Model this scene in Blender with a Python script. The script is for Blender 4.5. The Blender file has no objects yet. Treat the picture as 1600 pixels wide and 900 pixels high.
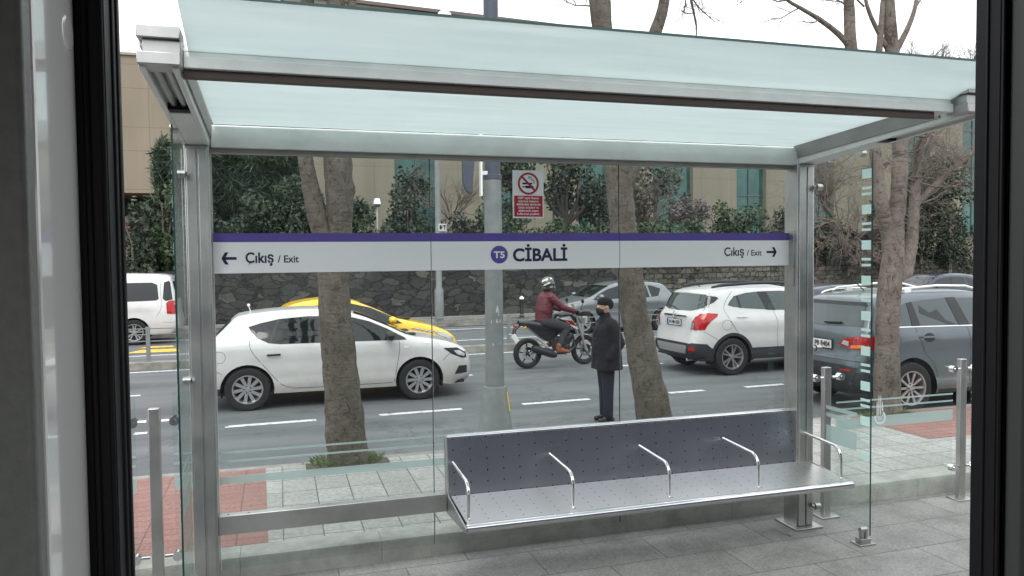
import bpy, bmesh, math, random
import numpy as np
from mathutils import Vector, Matrix, geometry
R = math.radians
S = bpy.context.scene
col = S.collection
random.seed(7); rng = np.random.default_rng(7)

# ------------------------------------------------------------------ camera
CAM = Vector((0, 0, 2.2)); FPX = 1198.0
YAW, PIT, ROL = R(16.97), R(2.18), R(-0.595)
fw = Vector((math.sin(YAW)*math.cos(PIT), math.cos(YAW)*math.cos(PIT), -math.sin(PIT)))
r0 = Vector((math.cos(YAW), -math.sin(YAW), 0)); u0 = r0.cross(fw)
rt = r0*math.cos(ROL)+u0*math.sin(ROL); up = -r0*math.sin(ROL)+u0*math.cos(ROL)
cd = bpy.data.cameras.new('camera'); cam = bpy.data.objects.new('camera', cd); col.objects.link(cam)
mw = Matrix.Identity(4)
for i in range(3):
    mw[i][0] = rt[i]; mw[i][1] = up[i]; mw[i][2] = -fw[i]; mw[i][3] = CAM[i]
cam.matrix_world = mw
cd.sensor_width = 36; cd.lens = FPX/1600*36; cd.clip_start = 0.02; cd.clip_end = 2000
S.camera = cam

# ------------------------------------------------------------------ sky, sun, exposure
W = bpy.data.worlds.new('World'); S.world = W; W.use_nodes = True
nt = W.node_tree; nt.nodes.clear()
out = nt.nodes.new('ShaderNodeOutputWorld'); bg = nt.nodes.new('ShaderNodeBackground')
sky = nt.nodes.new('ShaderNodeTexSky'); sky.sky_type = 'NISHITA'; sky.sun_disc = False
sky.sun_elevation = R(52); sky.sun_rotation = R(200); sky.dust_density = 6; sky.air_density = 1.2
hs = nt.nodes.new('ShaderNodeHueSaturation'); hs.inputs['Saturation'].default_value = 0.22
mx = nt.nodes.new('ShaderNodeMix'); mx.data_type = 'RGBA'; mx.inputs[0].default_value = 0.8
mx.inputs[7].default_value = (9.6, 9.9, 10.2, 1)      # the even cloud deck
nt.links.new(sky.outputs[0], hs.inputs['Color']); nt.links.new(hs.outputs[0], mx.inputs[6])
nt.links.new(mx.outputs[2], bg.inputs[0]); bg.inputs[1].default_value = 0.12
nt.links.new(bg.outputs[0], out.inputs[0])
sl = bpy.data.lights.new('sun', 'SUN'); sl.energy = 0.7; sl.angle = R(25); sl.color = (1, .97, .93)
so = bpy.data.objects.new('sun', sl); col.objects.link(so)
sd = Vector((math.sin(R(200))*math.cos(R(52)), math.cos(R(200))*math.cos(R(52)), math.sin(R(52))))
so.rotation_euler = sd.to_track_quat('Z', 'Y').to_euler(); so.location = (0, 0, 30)
S.view_settings.view_transform = 'Standard'; S.view_settings.look = 'None'
S.view_settings.exposure = 0.82; S.view_settings.gamma = 1
S.render.engine = 'CYCLES'
try:
    S.cycles.transparent_max_bounces = 24; S.cycles.max_bounces = 8
except Exception: pass

# ------------------------------------------------------------------ helpers
def ray(px, py): return fw + rt*((px-800)/FPX) + up*((450-py)/FPX)
def atY(px, py, Y): d = ray(px, py); return CAM + d*(Y/d.y)
def atZ(px, py, Z): d = ray(px, py); return CAM + d*((Z-2.2)/d.z)

def tag(o, label=None, cat=None, group=None, kind=None):
    if label: o['label'] = label
    if cat: o['category'] = cat
    if group: o['group'] = group
    if kind: o['kind'] = kind
    return o
def thing(name, loc, label, cat, rz=0, group=None, scale=1):
    o = bpy.data.objects.new(name, None); col.objects.link(o); o.empty_display_size = .1
    o.location = loc; o.rotation_euler = (0, 0, rz); o.scale = (scale,)*3
    return tag(o, label, cat, group)
def copy_tree(o, parent=None):
    c = o.copy(); col.objects.link(c); c.parent = parent
    for ch in [k for k in bpy.data.objects if k.parent == o]: copy_tree(ch, c)
    return c

class MB:
    def __init__(s): s.v = []; s.f = []; s.m = []
    def add(s, vs, fs, mi=0):
        b = len(s.v); s.v += [tuple(v) for v in vs]
        s.f += [tuple(b+i for i in f) for f in fs]; s.m += [mi]*len(fs); return s
    def box(s, x0, x1, y0, y1, z0, z1, mi=0):
        vs = [(x, y, z) for z in (z0, z1) for y in (y0, y1) for x in (x0, x1)]
        return s.add(vs, [(0,2,3,1), (4,5,7,6), (0,1,5,4), (2,6,7,3), (0,4,6,2), (1,3,7,5)], mi)
    def obox(s, c, ax, ay, az, mi=0):      # oriented box with half-axis vectors
        c = Vector(c); ax = Vector(ax); ay = Vector(ay); az = Vector(az)
        vs = [c+ax*i+ay*j+az*k for k in (-1, 1) for j in (-1, 1) for i in (-1, 1)]
        return s.add(vs, [(0,2,3,1), (4,5,7,6), (0,1,5,4), (2,6,7,3), (0,4,6,2), (1,3,7,5)], mi)
    def tube(s, pts, rad, n=10, cap=True, mi=0, squash=1.0):
        pts = [Vector(p) for p in pts]
        if not hasattr(rad, '__len__'): rad = [rad]*len(pts)
        b = len(s.v); ref = None
        for i, p in enumerate(pts):
            t = (pts[min(i+1, len(pts)-1)]-pts[max(i-1, 0)]).normalized()
            if ref is None:
                ref = Vector((0, 0, 1)) if abs(t.z) < .9 else Vector((1, 0, 0))
            a = (ref - t*ref.dot(t)).normalized(); ref = a; c = t.cross(a)
            for k in range(n):
                an = 2*math.pi*k/n
                s.v.append(tuple(p + a*(math.cos(an)*rad[i]) + c*(math.sin(an)*rad[i]*squash)))
        for i in range(len(pts)-1):
            for k in range(n):
                s.f.append((b+i*n+k, b+i*n+(k+1) % n, b+(i+1)*n+(k+1) % n, b+(i+1)*n+k)); s.m.append(mi)
        if cap:
            s.f.append(tuple(b+k for k in range(n))[::-1]); s.m.append(mi)
            e = b+(len(pts)-1)*n; s.f.append(tuple(e+k for k in range(n))); s.m.append(mi)
        return s
    def cyl(s, p0, p1, r0, r1=None, n=16, mi=0): return s.tube([p0, p1], [r0, r0 if r1 is None else r1], n, True, mi)
    def lathe(s, prof, n=32, axis='y', c=(0, 0, 0), mi=0, closed=False):   # prof: (radius, along-axis)
        b = len(s.v)
        for (r, h) in prof:
            for k in range(n):
                a = 2*math.pi*k/n; q, w = r*math.cos(a), r*math.sin(a)
                p = (q, h, w) if axis == 'y' else ((q, w, h) if axis == 'z' else (h, q, w))
                s.v.append((p[0]+c[0], p[1]+c[1], p[2]+c[2]))
        m = len(prof)
        for i in range(m if closed else m-1):
            j = (i+1) % m
            for k in range(n):
                s.f.append((b+i*n+k, b+i*n+(k+1) % n, b+j*n+(k+1) % n, b+j*n+k)); s.m.append(mi)
        return s
    def ball(s, c, r, n=16, mi=0):
        r = r if hasattr(r, '__len__') else (r, r, r)
        prof = [(max(1e-4, math.sin(math.pi*i/10)), -math.cos(math.pi*i/10)) for i in range(11)]
        t = MB().lathe(prof, n, 'z')
        return s.add([(v[0]*r[0]+c[0], v[1]*r[1]+c[1], v[2]*r[2]+c[2]) for v in t.v], t.f, mi)
    def prism(s, poly, ax, lo, hi, mi=0):   # poly in the two other axes, extruded along ax
        n = len(poly)
        def P(a, b, h): return {'x': (h, a, b), 'y': (a, h, b), 'z': (a, b, h)}[ax]
        vs = [P(a, b, lo) for a, b in poly]+[P(a, b, hi) for a, b in poly]
        fs = [tuple(range(n)), tuple(range(2*n-1, n-1, -1))]+[(i, i+n, (i+1) % n+n, (i+1) % n) for i in range(n)]
        return s.add(vs, fs, mi)
    def build(s, name, mats, parent=None, smooth=35, bevel=0, loc=None, fix=True):
        me = bpy.data.meshes.new(name); me.from_pydata(s.v, [], s.f)
        if not isinstance(mats, (list, tuple)): mats = [mats]
        for m in mats: me.materials.append(m)
        if len(mats) > 1: me.polygons.foreach_set('material_index', s.m)
        if fix:
            bm = bmesh.new(); bm.from_mesh(me); bmesh.ops.recalc_face_normals(bm, faces=bm.faces); bm.to_mesh(me); bm.free()
        me.update()
        if smooth:
            me.shade_smooth(); me.set_sharp_from_angle(angle=R(smooth))
        o = bpy.data.objects.new(name, me); col.objects.link(o)
        if parent: o.parent = parent
        if loc: o.location = loc
        if bevel:
            b = o.modifiers.new('bevel', 'BEVEL'); b.width = bevel; b.segments = 2; b.limit_method = 'ANGLE'
        return o

# ---- materials
def nodes(name):
    m = bpy.data.materials.new(name); m.use_nodes = True
    return m, m.node_tree.nodes, m.node_tree.links, m.node_tree.nodes['Principled BSDF']
def mat(name, c, rough=.5, metal=0, noise=0, scale=5, bump=0, bscale=40, coat=0, c2=None, spec=None, stretch=None, lo=.35, hi=.65, aniso=0, rvar=0):
    m, N, L, b = nodes(name)
    b.inputs['Base Color'].default_value = (*c, 1); b.inputs['Roughness'].default_value = rough
    b.inputs['Metallic'].default_value = metal; b.inputs['Coat Weight'].default_value = coat
    b.inputs['Coat Roughness'].default_value = .04
    if spec is not None: b.inputs['Specular IOR Level'].default_value = spec
    if aniso: b.inputs['Anisotropic'].default_value = aniso
    tc = N.new('ShaderNodeTexCoord'); mp = N.new('ShaderNodeMapping'); L.new(tc.outputs['Object'], mp.inputs[0])
    if stretch: mp.inputs['Scale'].default_value = stretch
    if noise or c2 or rvar:
        n = N.new('ShaderNodeTexNoise'); n.inputs['Scale'].default_value = scale; n.inputs['Detail'].default_value = 7
        n.inputs['Roughness'].default_value = .62
        L.new(mp.outputs[0], n.inputs['Vector'])
        r = N.new('ShaderNodeValToRGB'); r.color_ramp.elements[0].position = lo; r.color_ramp.elements[1].position = hi
        d = c2 or tuple(x*(1-noise) for x in c)
        r.color_ramp.elements[0].color = (*d, 1); r.color_ramp.elements[1].color = (*(c if c2 else tuple(min(1, x*(1+noise)) for x in c)), 1)
        L.new(n.outputs[0], r.inputs[0]); L.new(r.outputs[0], b.inputs['Base Color'])
        if rvar:
            mr = N.new('ShaderNodeMapRange'); mr.inputs[1].default_value = .3; mr.inputs[2].default_value = .7
            mr.inputs[3].default_value = rough-rvar; mr.inputs[4].default_value = rough+rvar
            L.new(n.outputs[0], mr.inputs[0]); L.new(mr.outputs[0], b.inputs['Roughness'])
    if bump:
        n2 = N.new('ShaderNodeTexNoise'); n2.inputs['Scale'].default_value = bscale; n2.inputs['Detail'].default_value = 5
        L.new(mp.outputs[0], n2.inputs['Vector'])
        bp = N.new('ShaderNodeBump'); bp.inputs['Strength'].default_value = bump; bp.inputs['Distance'].default_value = .02
        L.new(n2.outputs[0], bp.inputs['Height']); L.new(bp.outputs[0], b.inputs['Normal'])
    return m
def glass(name, tint=(.93, .97, .95), ior=1.45, dirt=.03):
    m, N, L, b = nodes(name); N.remove(b); o = N['Material Output']
    t = N.new('ShaderNodeBsdfTransparent'); t.inputs[0].default_value = (*tint, 1)
    g = N.new('ShaderNodeBsdfGlossy'); g.inputs['Roughness'].default_value = .01; g.inputs[0].default_value = (.95, 1, .98, 1)
    fr = N.new('ShaderNodeFresnel'); fr.inputs['IOR'].default_value = ior
    geo = N.new('ShaderNodeNewGeometry')
    ml = N.new('ShaderNodeMath'); ml.operation = 'MULTIPLY'     # only entering faces mirror the surroundings
    inv = N.new('ShaderNodeMath'); inv.operation = 'SUBTRACT'; inv.inputs[0].default_value = 1
    L.new(geo.outputs['Backfacing'], inv.inputs[1]); L.new(fr.outputs[0], ml.inputs[0]); L.new(inv.outputs[0], ml.inputs[1])
    d = N.new('ShaderNodeBsdfDiffuse'); d.inputs[0].default_value = (.75, .8, .78, 1)
    mx0 = N.new('ShaderNodeMixShader')
    ns = N.new('ShaderNodeTexNoise'); ns.inputs['Scale'].default_value = 3; ns.inputs['Detail'].default_value = 8
    mr = N.new('ShaderNodeMapRange'); mr.inputs[1].default_value = .35; mr.inputs[2].default_value = .75; mr.inputs[3].default_value = 0; mr.inputs[4].default_value = dirt
    L.new(ns.outputs[0], mr.inputs[0]); L.new(mr.outputs[0], mx0.inputs[0])
    L.new(t.outputs[0], mx0.inputs[1]); L.new(d.outputs[0], mx0.inputs[2])
    mx = N.new('ShaderNodeMixShader'); L.new(ml.outputs[0], mx.inputs[0]); L.new(mx0.outputs[0], mx.inputs[1]); L.new(g.outputs[0], mx.inputs[2])
    L.new(mx.outputs[0], o.inputs[0]); return m
def frost(name, c, alpha, streaks=False):
    m, N, L, b = nodes(name); N.remove(b); o = N['Material Output']
    t = N.new('ShaderNodeBsdfTransparent'); t.inputs[0].default_value = (.95, 1, .98, 1)
    d = N.new('ShaderNodeBsdfDiffuse'); d.inputs[0].default_value = (*c, 1)
    tr = N.new('ShaderNodeBsdfTranslucent'); tr.inputs[0].default_value = (*c, 1)
    if streaks:
        tc = N.new('ShaderNodeTexCoord'); mp = N.new('ShaderNodeMapping'); mp.inputs['Scale'].default_value = (.35, 5, 1); L.new(tc.outputs['Object'], mp.inputs[0])
        n = N.new('ShaderNodeTexNoise'); n.inputs['Scale'].default_value = 2.2; n.inputs['Detail'].default_value = 8; n.inputs['Roughness'].default_value = .7; L.new(mp.outputs[0], n.inputs['Vector'])
        r = N.new('ShaderNodeValToRGB'); r.color_ramp.elements[0].position = .25; r.color_ramp.elements[1].position = .75
        r.color_ramp.elements[0].color = (c[0]*.80, c[1]*.83, c[2]*.85, 1); r.color_ramp.elements[1].color = (*c, 1); L.new(n.outputs[0], r.inputs[0]); L.new(r.outputs[0], tr.inputs[0])
    a = N.new('ShaderNodeMixShader'); a.inputs[0].default_value = .5; L.new(d.outputs[0], a.inputs[1]); L.new(tr.outputs[0], a.inputs[2])
    x = N.new('ShaderNodeMixShader'); x.inputs[0].default_value = alpha; L.new(t.outputs[0], x.inputs[1]); L.new(a.outputs[0], x.inputs[2])
    L.new(x.outputs[0], o.inputs[0]); return m
def island(name, cols, rough=.6, transl=.0, nscale=.8):
    """foliage: colour per leaf plus broad clumps"""
    m, N, L, b = nodes(name); b.inputs['Roughness'].default_value = rough
    g = N.new('ShaderNodeNewGeometry'); r = N.new('ShaderNodeValToRGB')
    els = r.color_ramp.elements
    while len(els) < len(cols): els.new(.5)
    for i, c in enumerate(cols): els[i].position = i/(len(cols)-1); els[i].color = (*c, 1)
    n = N.new('ShaderNodeTexNoise'); n.inputs['Scale'].default_value = nscale; n.inputs['Detail'].default_value = 3
    tc = N.new('ShaderNodeTexCoord'); L.new(tc.outputs['Object'], n.inputs['Vector'])
    a = N.new('ShaderNodeMath'); a.operation = 'MULTIPLY_ADD'; a.inputs[1].default_value = .5
    L.new(g.outputs['Random Per Island'], a.inputs[0])
    s = N.new('ShaderNodeMapRange'); s.inputs[1].default_value = .35; s.inputs[2].default_value = .65; s.inputs[3].default_value = 0; s.inputs[4].default_value = .5
    L.new(n.outputs[0], s.inputs[0]); L.new(s.outputs[0], a.inputs[2]); L.new(a.outputs[0], r.inputs[0])
    L.new(r.outputs[0], b.inputs['Base Color'])
    return m

def grid_lines(N, L, coord, axis, period, width, offset=0):
    """1 on a joint line, 0 elsewhere"""
    sp = N.new('ShaderNodeSeparateXYZ'); L.new(coord, sp.inputs[0])
    ad = N.new('ShaderNodeMath'); ad.operation = 'ADD'; ad.inputs[1].default_value = offset+1000*period; L.new(sp.outputs[axis], ad.inputs[0])
    dv = N.new('ShaderNodeMath'); dv.operation = 'DIVIDE'; dv.inputs[1].default_value = period; L.new(ad.outputs[0], dv.inputs[0])
    fr = N.new('ShaderNodeMath'); fr.operation = 'FRACT'; L.new(dv.outputs[0], fr.inputs[0])
    lt = N.new('ShaderNodeMath'); lt.operation = 'LESS_THAN'; lt.inputs[1].default_value = width/period; L.new(fr.outputs[0], lt.inputs[0])
    return lt.outputs[0]
def slabs(name, c1, c2, mortar, bw, bh, msize=.006, rot=0, off=.5, dirt=(.1, .095, .085), dn=.35, rough=.8, bump=.3, grain=60):
    m, N, L, b = nodes(name); tc = N.new('ShaderNodeTexCoord'); mp = N.new('ShaderNodeMapping'); L.new(tc.outputs['Object'], mp.inputs[0])
    mp.inputs['Rotation'].default_value = (0, 0, rot)
    br = N.new('ShaderNodeTexBrick'); L.new(mp.outputs[0], br.inputs['Vector'])
    br.inputs['Scale'].default_value = 1; br.inputs['Brick Width'].default_value = bw; br.inputs['Row Height'].default_value = bh
    br.inputs['Mortar Size'].default_value = msize; br.inputs['Mortar Smooth'].default_value = .2; br.offset = off
    br.inputs['Color1'].default_value = (*c1, 1); br.inputs['Color2'].default_value = (*c2, 1); br.inputs['Mortar'].default_value = (*mortar, 1)
    n = N.new('ShaderNodeTexNoise'); n.inputs['Scale'].default_value = 1.7; n.inputs['Detail'].default_value = 9; n.inputs['Roughness'].default_value = .7
    L.new(tc.outputs['Object'], n.inputs['Vector'])
    r = N.new('ShaderNodeMapRange'); r.inputs[1].default_value = .42; r.inputs[2].default_value = .7; r.inputs[3].default_value = 0; r.inputs[4].default_value = dn
    L.new(n.outputs[0], r.inputs[0])
    mxx = N.new('ShaderNodeMix'); mxx.data_type = 'RGBA'; L.new(r.outputs[0], mxx.inputs[0]); L.new(br.outputs[0], mxx.inputs[6]); mxx.inputs[7].default_value = (*dirt, 1)
    g = N.new('ShaderNodeTexNoise'); g.inputs['Scale'].default_value = grain; g.inputs['Detail'].default_value = 4; L.new(tc.outputs['Object'], g.inputs['Vector'])
    m2 = N.new('ShaderNodeMix'); m2.data_type = 'RGBA'; m2.blend_type = 'OVERLAY'; m2.inputs[0].default_value = .55
    L.new(mxx.outputs[2], m2.inputs[6]); L.new(g.outputs[0], m2.inputs[7]); L.new(m2.outputs[2], b.inputs['Base Color'])
    b.inputs['Roughness'].default_value = rough
    bp = N.new('ShaderNodeBump'); bp.inputs['Strength'].default_value = bump; bp.inputs['Distance'].default_value = .01; bp.invert = True
    L.new(br.outputs['Fac'], bp.inputs['Height'])
    bp2 = N.new('ShaderNodeBump'); bp2.inputs['Strength'].default_value = .15; bp2.inputs['Distance'].default_value = .004
    L.new(g.outputs[0], bp2.inputs['Height']); L.new(bp.outputs[0], bp2.inputs['Normal']); L.new(bp2.outputs[0], b.inputs['Normal'])
    return m

steel = mat('brushed_steel', (.47, .475, .465), .40, 1, noise=.14, scale=3, rvar=.06, stretch=(1, 1, 1), bump=.02, bscale=200)
alu = mat('satin_aluminium', (.76, .775, .75), .45, .15, noise=.07, scale=4, bump=.03, bscale=60)
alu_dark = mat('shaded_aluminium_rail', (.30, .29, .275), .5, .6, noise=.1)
brown = mat('brown_led_strip', (.075, .055, .045), .5, .2)
black = mat('black_rubber', (.004, .004, .006), .5, 0, spec=.25)
dark = mat('dark_plastic', (.010, .011, .012), .45)
blackmat = mat('matt_black', (.004, .004, .005), .8)
chrome = mat('chrome', (.75, .75, .75), .12, 1)
pane_mat = glass('shelter_glass', (.95, .972, .963), dirt=.012)
fence_glass = glass('fence_glass', (.955, .978, .97), dirt=.012)
frosted = frost('frosted_stripe', (.56, .66, .65), .62)
frit_mat = frost('frit_square', (.80, .93, .90), .92)
canopy_mat = frost('milky_canopy_glass', (.90, .955, .945), .97, True)
edge_mat = mat('glass_edge_green', (.012, .05, .045), .3)
bark_cols = ((.17, .145, .12), (.085, .07, .055))

# ------------------------------------------------------------------ ground, road, pavements
def sheet(name, poly, z, m, sub=False):
    o = MB().add([(x, y, z) for x, y in poly], [tuple(range(len(poly)))]).build(name, m, smooth=0); return tag(o, kind='structure')
def asphalt():
    m, N, L, b = nodes('asphalt'); tc = N.new('ShaderNodeTexCoord')
    def noise(s, d=6, st=None):
        n = N.new('ShaderNodeTexNoise'); n.inputs['Scale'].default_value = s; n.inputs['Detail'].default_value = d; n.inputs['Roughness'].default_value = .6
        if st:
            mp = N.new('ShaderNodeMapping'); mp.inputs['Scale'].default_value = st; L.new(tc.outputs['Object'], mp.inputs[0]); L.new(mp.outputs[0], n.inputs['Vector'])
        else: L.new(tc.outputs['Object'], n.inputs['Vector'])
        return n
    a = noise(1.0, 5, (.25, 1.6, 1)); r = N.new('ShaderNodeValToRGB'); r.color_ramp.elements[0].position = .35; r.color_ramp.elements[1].position = .68
    r.color_ramp.elements[0].color = (.088, .095, .101, 1); r.color_ramp.elements[1].color = (.142, .150, .157, 1); L.new(a.outputs[0], r.inputs[0])
    st_ = noise(.55, 7); sr = N.new('ShaderNodeMapRange'); sr.inputs[1].default_value = .56; sr.inputs[2].default_value = .64; sr.inputs[3].default_value = 0; sr.inputs[4].default_value = .38; L.new(st_.outputs[0], sr.inputs[0])
    g = noise(90, 3); m2 = N.new('ShaderNodeMix'); m2.data_type = 'RGBA'; m2.blend_type = 'OVERLAY'; m2.inputs[0].default_value = .7
    L.new(r.outputs[0], m2.inputs[6]); L.new(g.outputs[0], m2.inputs[7])
    v = N.new('ShaderNodeTexVoronoi'); v.feature = 'DISTANCE_TO_EDGE'; v.inputs['Scale'].default_value = .38
    ds = noise(2.2, 6); va = N.new('ShaderNodeVectorMath'); va.operation = 'ADD'; sc = N.new('ShaderNodeVectorMath'); sc.operation = 'SCALE'; sc.inputs['Scale'].default_value = 1.4
    L.new(ds.outputs['Color'], sc.inputs[0]); L.new(tc.outputs['Object'], va.inputs[0]); L.new(sc.outputs[0], va.inputs[1]); L.new(va.outputs[0], v.inputs['Vector'])
    lt = N.new('ShaderNodeMapRange'); lt.inputs[1].default_value = .002; lt.inputs[2].default_value = .012; lt.inputs[3].default_value = .45; lt.inputs[4].default_value = 0; L.new(v.outputs['Distance'], lt.inputs[0])
    m3 = N.new('ShaderNodeMix'); m3.data_type = 'RGBA'; L.new(lt.outputs[0], m3.inputs[0]); L.new(m2.outputs[2], m3.inputs[6]); m3.inputs[7].default_value = (.03, .03, .03, 1)
    m4 = N.new('ShaderNodeMix'); m4.data_type = 'RGBA'; L.new(sr.outputs[0], m4.inputs[0]); L.new(m3.outputs[2], m4.inputs[6]); m4.inputs[7].default_value = (.05, .053, .056, 1)
    L.new(m4.outputs[2], b.inputs['Base Color']); b.inputs['Roughness'].default_value = .82
    bp = N.new('ShaderNodeBump'); bp.inputs['Strength'].default_value = .35; bp.inputs['Distance'].default_value = .006; L.new(g.outputs[0], bp.inputs['Height']); L.new(bp.outputs[0], b.inputs['Normal'])
    return m
asph = asphalt()
earth = mat('earth', (.09, .075, .05), .95, noise=.3, scale=2)
concrete = mat('kerb_concrete', (.37, .375, .345), .85, c2=(.20, .20, .18), scale=4, bump=.25, bscale=50, lo=.25, hi=.62)
kerb_road = mat('worn_kerb', (.30, .29, .27), .9, c2=(.15, .145, .13), scale=3, bump=.3, bscale=30)
platform_m = slabs('granite_slabs', (.205, .21, .200), (.25, .253, .242), (.10, .10, .095), .95, .46, .005, rot=R(-1), dirt=(.11, .112, .105), dn=.8, grain=55, bump=.5)
side_m = slabs('grey_paving', (.29, .295, .28), (.37, .37, .352), (.10, .10, .095), .30, .40, .006, off=0, dirt=(.24, .235, .215), dn=.5, grain=35)
red_m = slabs('red_paving', (.25, .125, .108), (.29, .155, .135), (.10, .08, .07), .34, .135, .006, off=0, dirt=(.22, .13, .11), dn=.6, grain=40)
sheet('ground', [(-400, -400), (500, -400), (500, 600), (-400, 600)], -.25, earth)
sheet('road', [(-120, 8.25-.035*120), (160, 8.25+.035*160), (160, 27.6), (-120, 22)], 0, asph)
# sidewalk between platform and road (a raised slab), its kerb band towards the road, and the platform
def edgeY(x): return 8.27+.012*x
xs = [-60, -6, -3, -1.2, 0, 1.5, 3, 6, 9, 12, 60]
sw = MB(); sw.add([(x, 5.93, .1) for x in (-60, 60)]+[(x, edgeY(x)-.16, .1) for x in (60, -60)], [(0, 1, 2, 3)])
tag(sw.build('sidewalk', side_m, smooth=0), kind='structure')
kb = MB()
rk = random.Random(3); x = -40.0
while x < 50:
    w = rk.uniform(.7, .9); j = rk.uniform(-.012, .012)
    kb.prism([(edgeY(x)-.155, -.1), (edgeY(x)+.0+j, -.1), (edgeY(x)-.012+j, .095), (edgeY(x)-.155, .098+j*.3)], 'x', x+.004, x+w); x += w+.006
tag(kb.build('road_kerb', kerb_road, smooth=0, bevel=.008), kind='structure')
for nm, xa, xb in (('red_paving', -6.0, -.11), ('red_paving', 7.05, 14)):
    MBp = MB().add([(xa, 5.935 if xa < 0 else 6.9, .104), (xb, 5.935 if xa < 0 else 6.9, .104), (xb-.05, edgeY(xb)-.17, .104), (xa, edgeY(xa)-.17, .104)], [(0, 1, 2, 3)])
    tag(MBp.build(nm, red_m, smooth=0), kind='structure')
pk = MB(); x = -30.3
while x < 40:
    w = 1.0; pk.prism([(5.69, -.2), (5.94, -.2), (5.94, .103), (5.745, .108), (5.712, .098), (5.70, .07)], 'x', x+.001, x+w-.001); x += w
tag(pk.build('platform_kerb', concrete, smooth=30, bevel=.002), kind='structure')
tag(MB().box(-60, 60, 1.3, 5.695, -.24, -.06).build('platform', platform_m, smooth=0), kind='structure')
# crack across the platform slabs beside the shelter post
ck_ = MB(); rc = random.Random(12); pa, pb = atZ(1207, 826, -.06), atZ(1276, 857, -.06); prev = None
for i in range(15):
    t = i/14; p = pa.lerp(pb, t)+Vector((rc.uniform(-.012, .012), rc.uniform(-.012, .012), 0)); w = rc.uniform(.004, .016)*(1-abs(t-.4))
    cur_ = [(p.x, p.y-w, -.056), (p.x, p.y+w, -.056)]
    if prev: ck_.add([prev[0], cur_[0], cur_[1], prev[1]], [(0, 1, 2, 3)])
    prev = cur_
tag(ck_.build('platform_crack', mat('crack_dirt', (.02, .02, .018), .95), smooth=0, fix=False), kind='structure')
# median
med = MB(); x = -40.0
while x < 60:
    y = 17.28+.05*x
    med.prism([(y, -.1), (y+.02, .15), (y+.30, .15), (y+.30, -.1)], 'x', x+.004, x+.996); x += 1.0
tag(med.build('median_kerb', kerb_road, smooth=0, bevel=.01), kind='structure')
# far pavement
def wallY(x): return 26.9+.055*x
tag(MB().add([(-60, 23.8-.6, .15), (90, 27.6+1.5, .15), (90, wallY(90), .15), (-60, wallY(-60), .15), (-60, 23.2, -.1), (90, 29.1, -.1)], [(0, 1, 2, 3), (4, 5, 1, 0)]).build('far_pavement', kerb_road, smooth=0), kind='structure')
# paint
white_p = mat('worn_road_paint', (.62, .63, .62), .7, c2=(.16, .165, .17), scale=11, lo=.34, hi=.46)
yellow_p = mat('yellow_road_paint', (.72, .47, .06), .7, c2=(.35, .25, .08), scale=6, lo=.3, hi=.5)
pm = MB()
def strip(xa, xb, f, w, z=.004):
    n = max(1, int(abs(xb-xa)/1.5))
    for i in range(n):
        a = xa+(xb-xa)*i/n; b = xa+(xb-xa)*(i+1)/n
        pm.add([(a, f(a)-w/2, z), (b, f(b)-w/2, z), (b, f(b)+w/2, z), (a, f(a)+w/2, z)], [(0, 1, 2, 3)])
fA = lambda x: 10.84+.038*x; fB = lambda x: 13.96+.036*x; fC = lambda x: 16.95+.05*x; fD = lambda x: 19.95+.06*x; fE = lambda x: 23.3+.035*x
def dash_row(f, pxs):
    for a, b in pxs:
        strip(a, b, f, .13)
def xon(px, py): return atZ(px, py, 0).x
dA = [(xon(208, 680), xon(230, 677)), (xon(352, 667), xon(494, 657)), (xon(592, 648), xon(720, 638)), (xon(813, 630), xon(922, 624)), (xon(1045, 614), xon(1100, 610)), (xon(1164, 605), xon(1226, 601)), (10.2, 11.6)]
dash_row(fA, dA)
k = -14.0
while k < 26:
    if k < -3: strip(k, k+1.2, fA, .13)
    k += 2.6
for a, b in ((-2.6, -2.22), (.1, 1.5), (3.05, 3.5), (6.15, 7.6), (9.6, 11), (13, 14.5), (-6.2, -4.6), (17, 18.5)): strip(a, b, fB, .13)
strip(-30, 40, fC, .12); strip(-30, 60, fE, .14)
k = 0
for a, b in ((-14, -11), (-9, -6), (-4, -1), (1, 8.6), (9.2, 14), (17, 22)): strip(a, b, fD, .12)
tag(pm.build('road_marking', white_p, smooth=0), kind='structure')
ym = MB()
for (a, b, c, d) in ((-3.6, -2.35, 20.4, 21.1), (-3.5, -2.6, 21.5, 21.9), (-2.2, -1.2, 20.5, 21.1)):
    ym.add([(a, c, .008), (b, c, .008), (b-.1, d, .008), (a+.3, d, .008)], [(0, 1, 2, 3)])
tag(ym.build('yellow_road_marking', yellow_p, smooth=0), kind='structure')
# hillside behind the wall
hm = MB(); gx = [-60+i*3 for i in range(61)]
for j, (dy, z) in enumerate(((.25, 1.75), (3, 2.1), (8, 2.5), (14, 3.2), (60, 4.5))):
    for x in gx: hm.v.append((x, wallY(x)+dy, z+.25*math.sin(x*.7+j)))
n = len(gx)
for j in range(4):
    for i in range(n-1): hm.f.append((j*n+i, j*n+i+1, (j+1)*n+i+1, (j+1)*n+i)); hm.m.append(0)
tag(hm.build('hillside', earth), kind='structure')

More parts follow.
